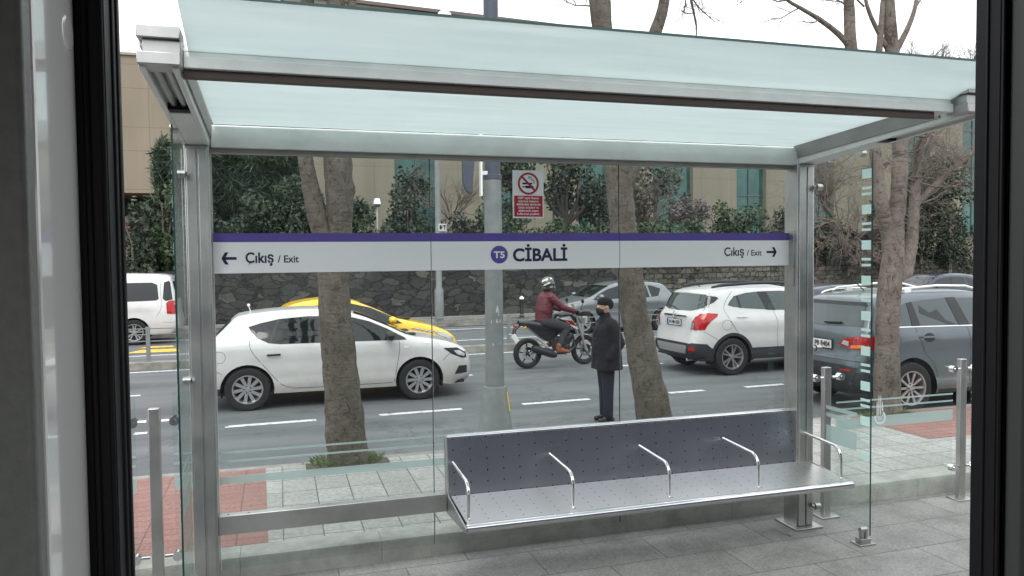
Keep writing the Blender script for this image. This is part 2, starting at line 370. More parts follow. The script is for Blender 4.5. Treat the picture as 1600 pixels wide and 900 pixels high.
# ------------------------------------------------------------------ stone wall
def stone_mat():
    m, N, L, b = nodes('rough_stone_masonry'); tc = N.new('ShaderNodeTexCoord')
    mp = N.new('ShaderNodeMapping'); mp.inputs['Scale'].default_value = (.95, 1, 2.1); L.new(tc.outputs['Object'], mp.inputs[0])
    ns = N.new('ShaderNodeTexNoise'); ns.inputs['Scale'].default_value = 1.6; ns.inputs['Detail'].default_value = 8; ns.inputs['Roughness'].default_value = .65; L.new(mp.outputs[0], ns.inputs['Vector'])
    sc = N.new('ShaderNodeVectorMath'); sc.operation = 'SCALE'; sc.inputs['Scale'].default_value = .75; L.new(ns.outputs['Color'], sc.inputs[0])
    ad = N.new('ShaderNodeVectorMath'); L.new(mp.outputs[0], ad.inputs[0]); L.new(sc.outputs[0], ad.inputs[1])
    v = N.new('ShaderNodeTexVoronoi'); v.inputs['Scale'].default_value = 1.9; L.new(ad.outputs[0], v.inputs['Vector'])
    e = N.new('ShaderNodeTexVoronoi'); e.feature = 'DISTANCE_TO_EDGE'; e.inputs['Scale'].default_value = 1.9; L.new(ad.outputs[0], e.inputs['Vector'])
    sp = N.new('ShaderNodeSeparateXYZ'); L.new(v.outputs['Color'], sp.inputs[0])
    r = N.new('ShaderNodeValToRGB'); cs = [(.022, .023, .024), (.042, .043, .043), (.031, .031, .030), (.055, .054, .050), (.10, .095, .083)]
    while len(r.color_ramp.elements) < 5: r.color_ramp.elements.new(.5)
    for i, c in enumerate(cs): r.color_ramp.elements[i].position = (0, .35, .6, .85, 1)[i]; r.color_ramp.elements[i].color = (*c, 1)
    L.new(sp.outputs[0], r.inputs[0])
    g = N.new('ShaderNodeTexNoise'); g.inputs['Scale'].default_value = 9; g.inputs['Detail'].default_value = 9; g.inputs['Roughness'].default_value = .7; L.new(tc.outputs['Object'], g.inputs['Vector'])
    ov = N.new('ShaderNodeMix'); ov.data_type = 'RGBA'; ov.blend_type = 'OVERLAY'; ov.inputs[0].default_value = .9; L.new(r.outputs[0], ov.inputs[6]); L.new(g.outputs[0], ov.inputs[7])
    # the paler, squarer rebuilt stretch to the right
    br = N.new('ShaderNodeTexBrick'); br.inputs['Scale'].default_value = 1; br.inputs['Brick Width'].default_value = .42; br.inputs['Row Height'].default_value = .2; br.inputs['Mortar Size'].default_value = .018
    br.inputs['Color1'].default_value = (.145, .135, .112, 1); br.inputs['Color2'].default_value = (.07, .065, .056, 1); br.inputs['Mortar'].default_value = (.03, .028, .025, 1)
    ro = N.new('ShaderNodeMapping'); ro.inputs['Rotation'].default_value = (R(90), 0, 0)
    s3 = N.new('ShaderNodeVectorMath'); s3.operation = 'SCALE'; s3.inputs['Scale'].default_value = .12; L.new(ns.outputs['Color'], s3.inputs[0])
    a3 = N.new('ShaderNodeVectorMath'); L.new(tc.outputs['Object'], a3.inputs[0]); L.new(s3.outputs[0], a3.inputs[1]); L.new(a3.outputs[0], ro.inputs[0]); L.new(ro.outputs[0], br.inputs['Vector'])
    sx = N.new('ShaderNodeSeparateXYZ'); L.new(tc.outputs['Object'], sx.inputs[0])
    wob = N.new('ShaderNodeMath'); wob.operation = 'MULTIPLY_ADD'; wob.inputs[1].default_value = 5; L.new(g.outputs[0], wob.inputs[0]); L.new(sx.outputs[0], wob.inputs[2])
    gt = N.new('ShaderNodeMapRange'); gt.inputs[1].default_value = 15.8; gt.inputs[2].default_value = 16.6; L.new(wob.outputs[0], gt.inputs[0])
    mm = N.new('ShaderNodeMix'); mm.data_type = 'RGBA'; L.new(gt.outputs[0], mm.inputs[0]); L.new(ov.outputs[2], mm.inputs[6])
    b2 = N.new('ShaderNodeMix'); b2.data_type = 'RGBA'; b2.blend_type = 'OVERLAY'; b2.inputs[0].default_value = .8; L.new(br.outputs[0], b2.inputs[6]); L.new(g.outputs[0], b2.inputs[7]); L.new(b2.outputs[2], mm.inputs[7])
    ed = N.new('ShaderNodeMapRange'); ed.inputs[1].default_value = 0; ed.inputs[2].default_value = .03; ed.inputs[3].default_value = .42; ed.inputs[4].default_value = 0; L.new(e.outputs['Distance'], ed.inputs[0])
    ig = N.new('ShaderNodeMath'); ig.operation = 'SUBTRACT'; ig.inputs[0].default_value = 1; L.new(gt.outputs[0], ig.inputs[1])
    em = N.new('ShaderNodeMath'); em.operation = 'MULTIPLY'; L.new(ed.outputs[0], em.inputs[0]); L.new(ig.outputs[0], em.inputs[1])
    fin = N.new('ShaderNodeMix'); fin.data_type = 'RGBA'; L.new(em.outputs[0], fin.inputs[0]); L.new(mm.outputs[2], fin.inputs[6]); fin.inputs[7].default_value = (.018, .017, .016, 1)
    L.new(fin.outputs[2], b.inputs['Base Color']); b.inputs['Roughness'].default_value = .95
    bp = N.new('ShaderNodeBump'); bp.inputs['Strength'].default_value = 1; bp.inputs['Distance'].default_value = .06
    hsum = N.new('ShaderNodeMath'); hsum.operation = 'MULTIPLY_ADD'; hsum.inputs[1].default_value = .6; L.new(g.outputs[0], hsum.inputs[0])
    cl = N.new('ShaderNodeMapRange'); cl.inputs[2].default_value = .05; L.new(e.outputs['Distance'], cl.inputs[0]); L.new(cl.outputs[0], hsum.inputs[2])
    L.new(hsum.outputs[0], bp.inputs['Height']); L.new(bp.outputs[0], b.inputs['Normal'])
    return m
sw_ = MB(); nx_, nz_ = 240, 12; x0, x1 = -30, 62
from mathutils import noise as mn
for j in range(nz_+1):
    for i in range(nx_+1):
        x = x0+(x1-x0)*i/nx_; z = .14+(1.93-.14)*j/nz_
        if j == nz_: z += .07*mn.noise(Vector((x*1.3, 3, 0)))
        sw_.v.append((x, wallY(x)+.05*mn.noise(Vector((x*1.7, 0, z*2.5)))+.03*z, z))
for j in range(nz_):
    for i in range(nx_): a = j*(nx_+1)+i; sw_.f.append((a, a+1, a+nx_+2, a+nx_+1)); sw_.m.append(0)
t0 = len(sw_.v)
for i in range(nx_+1): v = sw_.v[nz_*(nx_+1)+i]; sw_.v.append((v[0], v[1]+.5, v[2]))
for i in range(nx_): a = nz_*(nx_+1)+i; sw_.f.append((a, a+1, t0+i+1, t0+i)); sw_.m.append(0)
tag(sw_.build('stone_wall', stone_mat(), fix=False), 'long dark retaining wall of rough stone across the road below the shrubs', 'wall')

# ------------------------------------------------------------------ buildings
def facade_mat(name, c, px, pz, ox=0, oz=0):
    m, N, L, b = nodes(name); tc = N.new('ShaderNodeTexCoord'); o = tc.outputs['Object']
    a = grid_lines(N, L, o, 0, px, .035, ox); d = grid_lines(N, L, o, 2, pz, .035, oz); e = grid_lines(N, L, o, 2, pz, .035, oz-pz*.38)
    s = N.new('ShaderNodeMath'); s.operation = 'MAXIMUM'; L.new(a, s.inputs[0]); L.new(d, s.inputs[1])
    s2 = N.new('ShaderNodeMath'); s2.operation = 'MAXIMUM'; L.new(s.outputs[0], s2.inputs[0]); L.new(e, s2.inputs[1])
    n = N.new('ShaderNodeTexNoise'); n.inputs['Scale'].default_value = .6; n.inputs['Detail'].default_value = 6; mp = N.new('ShaderNodeMapping'); mp.inputs['Scale'].default_value = (1.5, 1, .35); L.new(o, mp.inputs[0]); L.new(mp.outputs[0], n.inputs['Vector'])
    r = N.new('ShaderNodeValToRGB'); r.color_ramp.elements[0].position = .3; r.color_ramp.elements[1].position = .7
    r.color_ramp.elements[0].color = (*[v*.84 for v in c], 1); r.color_ramp.elements[1].color = (*[v*1.06 for v in c], 1); L.new(n.outputs[0], r.inputs[0])
    mm = N.new('ShaderNodeMix'); mm.data_type = 'RGBA'; ml = N.new('ShaderNodeMath'); ml.operation = 'MULTIPLY'; ml.inputs[1].default_value = .55; L.new(s2.outputs[0], ml.inputs[0]); L.new(ml.outputs[0], mm.inputs[0])
    L.new(r.outputs[0], mm.inputs[6]); mm.inputs[7].default_value = (.12, .10, .075, 1); L.new(mm.outputs[2], b.inputs['Base Color']); b.inputs['Roughness'].default_value = .85
    return m
beige = facade_mat('beige_cladding', (.205, .192, .148), 2.35, 2.9, .3, .6)
beige2 = facade_mat('tan_cladding', (.255, .215, .16), 1.16, 2.93, .35, .4)
teal = mat('teal_mirror_glazing', (.03, .095, .085), .08, .10, noise=.45, scale=.5)
mull = mat('mullion', (.06, .10, .10), .4)
bt = thing('office_building', (10, 42, 2), 'long beige panel-clad building with tall teal glass strips beyond the shrubs', 'building', rz=math.atan(.101))
def bX(px, py=300):
    d = ray(px, py); t = (42-1.01)/(d.y-.101*d.x); p = CAM+d*t
    return (p-Vector((10, 42, 0))).dot(Vector((.995, .1005, 0)))
spans = [(bX(a), bX(b)) for a, b in ((617, 686), (764, 804), (905, 950), (1020, 1083), (1151, 1197), (1268, 1303), (1415, 1453), (1503, 1545))]
bw = MB(); cur = bX(452); endx = 62
for a, b in spans:
    bw.box(cur, a, 0, 12, -1, 13.7); cur = b
bw.box(cur, endx, 0, 12, -1, 13.7)
for a, b in spans: bw.box(a, b, .02, 12, 11.4, 13.68); bw.box(a, b, 1.2, 12, -1, 11.4)
bw.build('wall', beige, bt, smooth=0)
MB().box(bX(452)-.1, endx+.1, -.12, 12.1, 13.7, 13.88).build('parapet_cap', mat('cap', (.12, .10, .09), .6), bt, smooth=0)
for i, (a, b) in enumerate(spans):
    w_ = MB().box(a, b, .35, .40, -1, 11.4).build('window', teal, bt, smooth=0)
    f = MB(); c = (a+b)/2
    f.box(c-.03, c+.03, .28, .35, -1, 11.4)
    for z in (1.5, 4.2, 6.9, 9.6): f.box(a, b, .29, .36, z, z+.07)
    fo = f.build('window_frame', mull, w_, smooth=0)
b2 = thing('overhanging_building', (-6.5, 40, 2), 'tan panel-clad block at far left with a dark recess under its overhang', 'building')
MB().box(-30, 6.3, 0, 10, 3.5, 9.93).build('upper_wall', beige2, b2, smooth=0)
MB().box(-30, 6.3, -.1, 10, 9.93, 10.05).build('parapet_cap', mat('cap2', (.30, .26, .2), .6), b2, smooth=0)
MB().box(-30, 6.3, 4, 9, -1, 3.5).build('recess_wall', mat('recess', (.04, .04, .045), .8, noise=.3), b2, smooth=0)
st_ = MB()
for i in range(7): st_.box(-5, 1, 2.0, 2.1, .4+i*.28, .52+i*.28)
st_.build('striped_barrier', mat('red_stripe', (.25, .03, .03), .6), b2, smooth=0)
MB().box(-5, 1, 2.12, 2.2, .3, 2.5).build('barrier_panel', mat('pale_panel', (.30, .28, .27), .7), b2, smooth=0)

# ------------------------------------------------------------------ tram around the camera
tram_grey = mat('tram_interior_grey', (.20, .21, .20), .45, noise=.08, scale=60, bump=.08, bscale=120)
tram_gloss = mat('tram_gloss_white', (.94, .95, .93), .14, 0, coat=1)
tram_out = mat('tram_outside', (.17, .175, .20), .35, coat=.4)
tg = thing('tram', (0, 1.0, -.2), 'grey tram whose open doorway with black rubber edges frames the view', 'tram')
def T(mb, name, m, **k):
    mb.v = [(x, y-1.0, z+.2) for x, y, z in mb.v]; return mb.build(name, m, tg, **k)
b = MB(); b.box(-14, -.2187, .99, 1.04, .15, 3.4); b.box(1.235, 14, .99, 1.04, .15, 3.4); b.box(-.2187, 1.235, .99, 1.04, 2.95, 3.4); b.box(-.2187, 1.235, .99, 1.04, .15, .5)
T(b, 'body_side', tram_out, smooth=0)
b = MB(); b.box(-13, -.6, 1.045, 1.055, 1.3, 2.5); b.box(1.6, 13, 1.045, 1.055, 1.3, 2.5); T(b, 'outer_window_band', mat('tram_window', (.01, .012, .015), .08), smooth=0)
T(MB().box(-14, 14, -1.5, 1.04, 3.4, 3.6), 'roof', tram_out, smooth=0)
T(MB().box(-14, 14, -1.5, .985, .40, .50), 'floor', mat('tram_floor', (.10, .10, .11), .6), smooth=0)
T(MB().box(-14, 14, -1.48, .985, 2.9, 2.95), 'ceiling', tram_grey, smooth=0)
b = MB(); b.box(-14, 14, -1.55, -1.5, .15, 1.25); b.box(-14, 14, -1.55, -1.5, 2.5, 3.4)
for i in range(-7, 8, 2): b.box(i*2-.3, i*2+.3, -1.54, -1.49, 1.25, 2.5)
T(b, 'far_side', tram_grey, smooth=0)
for s, xa, xb in ((-1, -.2185, -.1785), (1, 1.160, 1.20)):
    ya_ = .955 if s < 0 else .997
    b = MB(); b.box(xa, xb, ya_, 1.045, .5, 2.93)
    inner = xb if s < 0 else xa
    b.cyl((inner, .99, .5), (inner, .99, 2.93), .0035, n=10)
    b.cyl((inner + s*.004, ya_, .5), (inner + s*.004, ya_, 2.93), .003, n=10); b.cyl((inner, 1.02, .5), (inner, 1.02, 2.93), .003, n=10)
    b.cyl(((xa+xb)/2, ya_, .5), ((xa+xb)/2, ya_, 2.93), .004, n=10)
    T(b, 'door_seal', black, bevel=.002)
T(MB().box(-.2600, -.2080, .800, .953, .5, 2.93), 'door_jamb', tram_gloss, smooth=0, bevel=.004)
for z in (2.53, 2.495, 1.795):
    pass
for (y, z) in ((.845, 2.508), (.925, 2.445), (.925, 1.80)): b = MB(); b.lathe([(.0001, -.2065), (.017, -.2065), (.019, -.2082)], 20, 'x', (0, y, z)); T(b, 'jamb_plug', tram_gloss)
T(MB().box(-1.2, -.2085, .77, .798, .5, 2.93), 'wall_panel', tram_grey, bevel=.006)
T(MB().box(1.166, 2.2, .950, .985, .5, 2.93), 'wall_panel', mat('tram_dark_grey', (.045, .047, .046), .5), bevel=.006)
T(MB().box(1.2, 1.24, .99, 1.04, .5, 2.93), 'gap_strip', black, smooth=0)
b = MB(); b.tube([(1.182, .950, 2.50), (1.182, .930, 2.50), (1.182, .930, 2.455), (1.182, .950, 2.455)], .008); T(b, 'coat_hook', black)

# ------------------------------------------------------------------ shelter
sh = thing('tram_shelter', (1.8, 5.45, -.06), 'stainless steel and glass tram stop shelter with milky glass roof', 'shelter')
def H(mb, name, m, parent=None, **k):
    mb.v = [(x-1.8, y-5.45, z+.06) for x, y, z in mb.v]; return mb.build(name, m, parent or sh, **k)
for s, xa, xb in ((-1, -.56, -.41), (1, 4.075, 4.235)):
    b = MB()
    b.box(xa, xb, 5.33, 5.50, -.05, 2.95)
    for i in (0.52,): 
        xg = xa+(xb-xa)*i
        b.box(xa+.012, xg-.006, 5.318, 5.332, -.04, 2.93); b.box(xg+.006, xb-.012, 5.318, 5.332, -.04, 2.93)
    p = H(b, 'post', steel, bevel=.004)
    H(MB().box(xa-.05, xb+.05, 5.26, 5.56, -.06, -.045), 'base_plate', steel, p, bevel=.003)
    sx = xb if s > 0 else xa
    for z in (2.76, 1.44, .12):
        d = MB(); d.cyl((sx-s*.012, 5.29, z), (sx+s*.035, 5.29, z), .026, n=20); d.cyl((sx-s*.03, 5.30, z), (sx-s*.012, 5.29, z), .016, n=12)
        H(d, 'glass_clamp', steel, p)
H(MB().box(4.069, 4.076, 5.37, 5.44, 1.95, 2.42).cyl((4.067, 5.40, 2.32), (4.060, 5.40, 2.32), .012), 'lock_plate', steel, bevel=.002)
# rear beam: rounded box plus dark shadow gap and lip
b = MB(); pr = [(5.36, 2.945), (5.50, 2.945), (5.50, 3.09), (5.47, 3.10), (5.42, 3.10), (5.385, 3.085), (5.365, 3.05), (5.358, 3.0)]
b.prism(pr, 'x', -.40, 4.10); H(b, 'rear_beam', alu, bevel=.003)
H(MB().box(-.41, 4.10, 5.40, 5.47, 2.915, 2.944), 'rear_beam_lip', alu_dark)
# side beams, sloping up to the front, with ribbed underside at their front end
def zr(y): return 2.945+(5.45-y)*.068
for s, xa, xb in ((-1, -.57, -.405), (1, 4.10, 4.27)):
    b = MB()
    ya, yb = 5.50, 3.74
    def pr(x0, x1, d0, d1, y0=5.5, y1=3.74):
        return b.add([(x0, y0, zr(y0)+d0), (x1, y0, zr(y0)+d0), (x1, y1, zr(y1)+d0), (x0, y1, zr(y1)+d0),
               (x0, y0, zr(y0)+d1), (x1, y0, zr(y0)+d1), (x1, y1, zr(y1)+d1), (x0, y1, zr(y1)+d1)],
              [(0, 3, 2, 1), (4, 5, 6, 7), (0, 1, 5, 4), (1, 2, 6, 5), (2, 3, 7, 6), (3, 0, 4, 7)])
    pr(xa+.0285, xb-.0285, .001, .045, 5.498, 4.55)                     # underside closed near the post
    pr(xa, xa+.028, 0, .055); pr(xb-.028, xb, 0, .055)   # open channel in front
    pr(xa+.022, xb-.022, .056, .105)
    pr(xa, xb, .105, .15, 5.5, 3.78)
    bm_ = H(b, 'side_beam', alu, bevel=.004)
    r_ = MB()
    for k in range(2):
        xx = xa+.06+k*.05; r_.tube([(xx, 4.52, zr(4.5)+.03), (xx, 3.80, zr(3.8)+.03)], .016, 10)
    H(r_, 'ribbed_tubes', steel, bm_)
    H(MB().box(xa+.03, xb-.03, 4.46, 4.54, zr(4.5)+.004, zr(4.5)+.04), 'black_end', blackmat, bm_)
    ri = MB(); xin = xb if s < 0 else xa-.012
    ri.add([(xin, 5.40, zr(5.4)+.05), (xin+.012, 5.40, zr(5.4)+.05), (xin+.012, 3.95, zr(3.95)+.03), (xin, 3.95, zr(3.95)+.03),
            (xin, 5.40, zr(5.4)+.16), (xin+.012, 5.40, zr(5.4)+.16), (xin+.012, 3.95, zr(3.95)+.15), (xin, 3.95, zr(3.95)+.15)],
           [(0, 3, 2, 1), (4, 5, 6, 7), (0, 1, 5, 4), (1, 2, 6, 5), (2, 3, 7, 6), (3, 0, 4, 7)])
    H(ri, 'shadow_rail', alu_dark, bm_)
    # front end block: two stacked blocks with a recess
    e = MB(); x0, x1 = (xa, -.392) if s < 0 else (4.055, xb+.03)
    e.box(x0, x1, 3.70, 3.86, 3.070, 3.125); e.box(x0+.02, x1, 3.73, 3.85, 3.125, 3.185); e.box(x0, x1, 3.70, 3.86, 3.185, 3.240)
    H(e, 'end_block', steel, bm_, bevel=.004)
# front gutter beam in two steps with white edge lines and the brown strip beneath
b = MB(); b.prism([(3.80, 3.085), (3.92, 3.085), (3.95, 3.10), (3.95, 3.165), (3.83, 3.165), (3.822, 3.142), (3.803, 3.134)], 'x', -.39, 4.052)
H(b, 'front_beam', alu, bevel=.0025)
b = MB(); b.prism([(3.832, 3.166), (3.845, 3.205), (3.87, 3.205), (3.90, 3.166)], 'x', -.39, 4.052); H(b, 'front_beam_upstand', alu, bevel=.002)
b = MB().box(-.40, 3.93, 3.83, 3.875, 3.046, 3.084)
for x in (.0, .55, .95, 2.1, 2.25, 3.05, 3.2, 3.7): b.box(x-.006, x+.006, 3.822, 3.829, 3.072, 3.082)
H(b, 'light_strip', [brown], bevel=.002)
# milky glass: roof pane between the beams and the tilted pane above the front beam
def pane(x0, x1, p0, p1, th, name, m):
    (ya, za), (yb, zb) = p0, p1; b = MB()
    b.add([(x0, ya, za), (x1, ya, za), (x1, yb, zb), (x0, yb, zb), (x0, ya, za+th), (x1, ya, za+th), (x1, yb, zb+th), (x0, yb, zb+th)],
          [(0, 3, 2, 1), (4, 5, 6, 7), (0, 1, 5, 4), (1, 2, 6, 5), (2, 3, 7, 6), (3, 0, 4, 7)])
    return H(b, name, m, smooth=0)
pane(-.385, 4.09, (5.40, 3.102), (3.90, 3.178), .010, 'roof_glass', canopy_mat)
cz = lambda y: 3.178+.29*(3.80-y)
cg = pane(-.372, 4.30, (3.86, cz(3.86)+.0), (3.42, cz(3.42)), .010, 'canopy_glass', canopy_mat)
H(MB().box(-.372, 4.30, 3.416, 3.4195, cz(3.42)-.001, cz(3.42)+.0115), 'glass_edge', edge_mat, cg, smooth=0)
# rear panes
Yg = 5.45
for xa, xb in ((-.405, 1.052), (1.058, 2.530), (2.536, 4.073)):
    p = H(MB().box(xa, xb, Yg-.005, Yg+.005, .125, 2.93), 'rear_pane', pane_mat, smooth=0)
    H(MB().box(xa-.0012, xa+.0008, Yg-.0056, Yg+.0056, .125, 2.93), 'glass_edge', alu, p, smooth=0)
    if xb < 3: H(MB().box(xb+.001, xb+.005, Yg-.006, Yg+.006, .125, 2.93), 'seal_strip', blackmat, p, smooth=0)
    f = MB()
    for z0, z1 in ((.705, .757), (.852, .866), (.912, .926)): f.box(xa+.002, xb-.002, Yg-.0075, Yg-.0060, z0, z1)
    H(f, 'frosted_stripe', frosted, p, smooth=0)
# side wings with the stack of frosted squares
for s, x in ((-1, -.565), (1, 4.340)):
    p = H(MB().box(x-.005, x+.005, 4.80, 5.30, .03, 3.0 if s > 0 else 2.98), 'wing_pane', pane_mat, smooth=0)
    H(MB().box(x-.0055, x+.0055, 4.7962, 4.7992, .03, 2.99), 'glass_edge', edge_mat, p, smooth=0)
    z = 2.86; k = 0
    while z > .60:
        f = MB(); f.box(x-.0075, x-.0060, 4.803, 4.900, z-.072, z) if k % 3 == 0 else f.box(x-.0075, x-.0060, 4.803, 4.900, z-.020, z)
        H(f, 'frit_square', frit_mat, p, smooth=0)
        z -= .135 if k % 3 == 0 else (.046 if k % 3 == 1 else .092); k += 1
    f = MB()
    for z0, z1 in ((.66, .80), (.87, .90), (.93, .96)): f.box(x-.0075, x-.0060, 4.94, 5.29, z0, z1)
    H(f, 'frosted_stripe', frosted, p, smooth=0)
    for y in (4.91, 5.25): c = MB(); c.cyl((x-.02, y, 2.985), (x+.02, y, 2.985), .028, n=18); c.box(x-.016, x+.016, y-.02, y+.02, 2.99, zr(y)+.01); H(c, 'hanger_clamp', steel, p)
    y = 4.87; c = MB(); c.box(x-.075, x+.075, y-.055, y+.055, -.06, -.045); c.box(x-.045, x+.045, y-.035, y+.035, -.045, -.01); c.box(x-.028, x-.008, y-.02, y+.02, -.01, .05); c.box(x+.008, x+.028, y-.02, y+.02, -.01, .05)
    c.cyl((x-.03, y, .052), (x+.03, y, .052), .022, n=18)
    H(c, 'floor_clamp', steel, p, bevel=.003)
# low rail
b = MB().box(-.41, 1.13, 5.36, 5.43, .388, .515); lb = H(b, 'low_rail', steel, bevel=.004)
for x in (-.35, -.22): H(MB().cyl((x, 5.39, .515), (x, 5.39, .518), .008), 'rail_screw', alu_dark, lb)

# ------------------------------------------------------------------ signs and writing
white_s = mat('sign_white', (.86, .87, .87), .35, coat=.2)
purple = mat('sign_purple', (.105, .075, .33), .35)
navy = mat('sign_navy_letters', (.012, .010, .06), .5)
def txt(name, s, x, z, size, m, parent, y, ox='LEFT', bold=0, sx=1.0, org=(0, 0, 0), axis='front', width=None):
    cu = bpy.data.curves.new(name, 'FONT'); cu.body = s; cu.size = size; cu.align_x = ox; cu.extrude = .0004; cu.offset = bold
    o = bpy.data.objects.new(name, cu); col.objects.link(o); bpy.context.view_layer.update()
    me = bpy.data.meshes.new_from_object(o.evaluated_get(bpy.context.evaluated_depsgraph_get()))
    bpy.data.objects.remove(o); bpy.data.curves.remove(cu)
    xsv = [v.co.x for v in me.vertices]; w = max(xsv)-min(xsv)
    k = (width/w) if width else sx
    for v in me.vertices:
        a, bb, c = v.co; v.co = (a*k, -c, bb) if axis == 'front' else ((c, -a*k, bb) if axis == 'rear' else (-a*k, c, bb))
    me.name = name; me.materials.clear(); me.materials.append(m)
    t = bpy.data.objects.new(name, me); col.objects.link(t); t.parent = parent
    t.location = (x-org[0], y-org[1], z-org[2]); return t
ys = 5.436
signs = ((-.405, 1.052, 'white strip sign with purple top edge reading Çıkış / Exit with left arrow', 'exit'),
         (1.058, 2.530, 'middle strip sign with purple roundel T5 and the name CİBALİ', 'name'),
         (2.536, 4.072, 'white strip sign with purple top edge reading Çıkış / Exit with right arrow', 'exit'))
for i, (xa, xb, lab, kd) in enumerate(signs):
    o = thing('station_sign', (xa, ys, 2.122), lab, 'sign'); og = (xa, ys, 2.122)
    MB().box(0, xb-xa, 0, .008, 0, .268-.060).build('panel', white_s, o, smooth=0)
    MB().box(0, xb-xa, 0, .008, .2085, .268).build('purple_band', purple, o, smooth=0)
    def arrow(cx, cz, s):
        a = MB(); w = .045
        a.prism([(cx-w*s, cz-.009), (cx+w*s, cz-.009), (cx+w*s, cz+.009), (cx-w*s, cz+.009)], 'y', -.0016, -.0004)
        for q in (1, -1):
            a.prism([(cx+w*s, cz-.006*q), (cx+w*s-.016*s, cz), (cx+.006*s, cz+.040*q), (cx+.028*s, cz+.040*q), (cx+w*s+.004*s, cz+.004*q)][::1], 'y', -.0028, -.0017)
        return a
    fx = lambda px: atY(px, 400, ys).x
    if i == 0:
        arrow(fx(358.5)-xa, .100, -1).build('arrow', navy, o, smooth=0)
        txt('lettering', 'Çıkış', fx(383), 2.122+.070, .098, navy, o, ys-.001, org=og, width=fx(427)-fx(383), bold=.0022)
        txt('lettering', '/ Exit', fx(434), 2.122+.070, .068, navy, o, ys-.001, org=og, width=fx(467)-fx(434), bold=.001)
    elif i == 1:
        r = MB().lathe([(.0001, -.0016), (.0655, -.0016), (.0655, -.0004)], 40, 'y', (.505, 0, .110)).build('roundel', purple, o)
        txt('lettering', 'T5', xa+.463, 2.122+.086, .068, white_s, o, ys-.0022, org=og, width=.085, bold=.0022)
        txt('lettering', 'CİBALİ', fx(801), 2.122+.062, .130, navy, o, ys-.001, org=og, width=fx(886)-fx(801), bold=.004)
    else:
        arrow(fx(1205)-xa, .112, 1).build('arrow', navy, o, smooth=0)
        txt('lettering', 'Çıkış', fx(1131), 2.122+.085, .096, navy, o, ys-.001, org=og, width=fx(1162)-fx(1131), bold=.0015)
        txt('lettering', '/ Exit', fx(1167), 2.122+.085, .066, navy, o, ys-.001, org=og, width=fx(1190)-fx(1167), bold=.0006)
ns_ = thing('no_smoking_sign', (1.673, ys, 2.502), 'white and red no smoking notice stuck on the shelter glass', 'sign')
sred = mat('sign_red', (.42, .018, .04), .4)
MB().box(0, .241, 0, .006, 0, .353).build('panel', white_s, ns_, smooth=0)
MB().box(.009, .232, -.0012, -.0002, .010, .165).build('red_field', sred, ns_, smooth=0)
b = MB(); cx, cz = .121, .255; ring = MB().lathe([(.067, -.0022), (.082, -.0022), (.082, -.0008), (.067, -.0008)], 40, 'y', (cx, 0, cz), closed=True)
q = .0075/1.414
ring.prism([(cx-.052-q, cz+.052-q), (cx+.052-q, cz-.052-q), (cx+.052+q, cz-.052+q), (cx-.052+q, cz+.052+q)], 'y', -.0026, -.0023)
ring.build('ban_ring', sred, ns_, smooth=0)
b.box(cx-.047, cx+.030, -.0016, -.0008, cz-.006, cz+.006).box(cx-.047, cx-.022, -.0016, -.0008, cz-.028, cz-.020).box(cx-.022, cx+.040, -.0016, -.0008, cz-.034, cz-.016)
b.tube([(cx+.044, -.001, cz+.002), (cx+.044, -.001, cz+.024), (cx+.020, -.001, cz+.030), (cx+.024, -.001, cz+.046), (cx+.006, -.001, cz+.052), (cx+.002, -.001, cz+.036)], .003, 6)
b.build('cigarette_pictogram', blackmat, ns_, smooth=0)
for i, l in enumerate(('4207 sayılı Kanun', 'uyarınca istasyon', 'dahilindeki alanlarda', 'tütün ürünleri ve', 'elektronik sigara', 'kullanmak yasaktır.')):
    txt('lettering', l, 1.673+.1205, 2.502+.141-i*.0235, .0235, white_s, ns_, ys-.0013, 'CENTER', org=(1.673, ys, 2.502), bold=.0004)

# ------------------------------------------------------------------ bench
def perf(name, base, rough):
    m, N, L, b = nodes(name); tc = N.new('ShaderNodeTexCoord'); b.inputs['Metallic'].default_value = 1; b.inputs['Roughness'].default_value = rough
    mp = N.new('ShaderNodeMapping'); L.new(tc.outputs['UV'], mp.inputs[0])
    sp = N.new('ShaderNodeSeparateXYZ'); L.new(mp.outputs[0], sp.inputs[0])
    def m_(op, a, bb=None):
        n = N.new('ShaderNodeMath'); n.operation = op
        if hasattr(a, 'links'): L.new(a, n.inputs[0])
        else: n.inputs[0].default_value = a
        if bb is not None:
            if hasattr(bb, 'links'): L.new(bb, n.inputs[1])
            else: n.inputs[1].default_value = bb
        return n.outputs[0]
    P = .125; Q = .08; rows = m_('DIVIDE', m_('ADD', sp.outputs[1], .02), Q); odd = 0.0
    xx = m_('SUBTRACT', m_('FRACT', m_('DIVIDE', m_('ADD', sp.outputs[0], 50*P), P)), .5)
    yy = m_('SUBTRACT', m_('FRACT', rows), .5)
    d = m_('ADD', m_('POWER', m_('MULTIPLY', xx, P), 2.0), m_('POWER', m_('MULTIPLY', yy, Q), 2.0))
    hole = m_('LESS_THAN', d, .0058**2)
    n = N.new('ShaderNodeTexNoise'); n.inputs['Scale'].default_value = 2.2; n.inputs['Detail'].default_value = 4; L.new(tc.outputs['Object'], n.inputs['Vector'])
    r = N.new('ShaderNodeMapRange'); r.inputs[1].default_value = .3; r.inputs[2].default_value = .7; r.inputs[3].default_value = rough-.015; r.inputs[4].default_value = rough+.02
    L.new(n.outputs[0], r.inputs[0]); L.new(r.outputs[0], b.inputs['Roughness'])
    mm = N.new('ShaderNodeMix'); mm.data_type = 'RGBA'; L.new(hole, mm.inputs[0]); mm.inputs[6].default_value = (*base, 1); mm.inputs[7].default_value = (.02, .02, .022, 1)
    L.new(mm.outputs[2], b.inputs['Base Color'])
    inv = m_('SUBTRACT', 1.0, hole); L.new(inv, b.inputs['Metallic'])
    return m
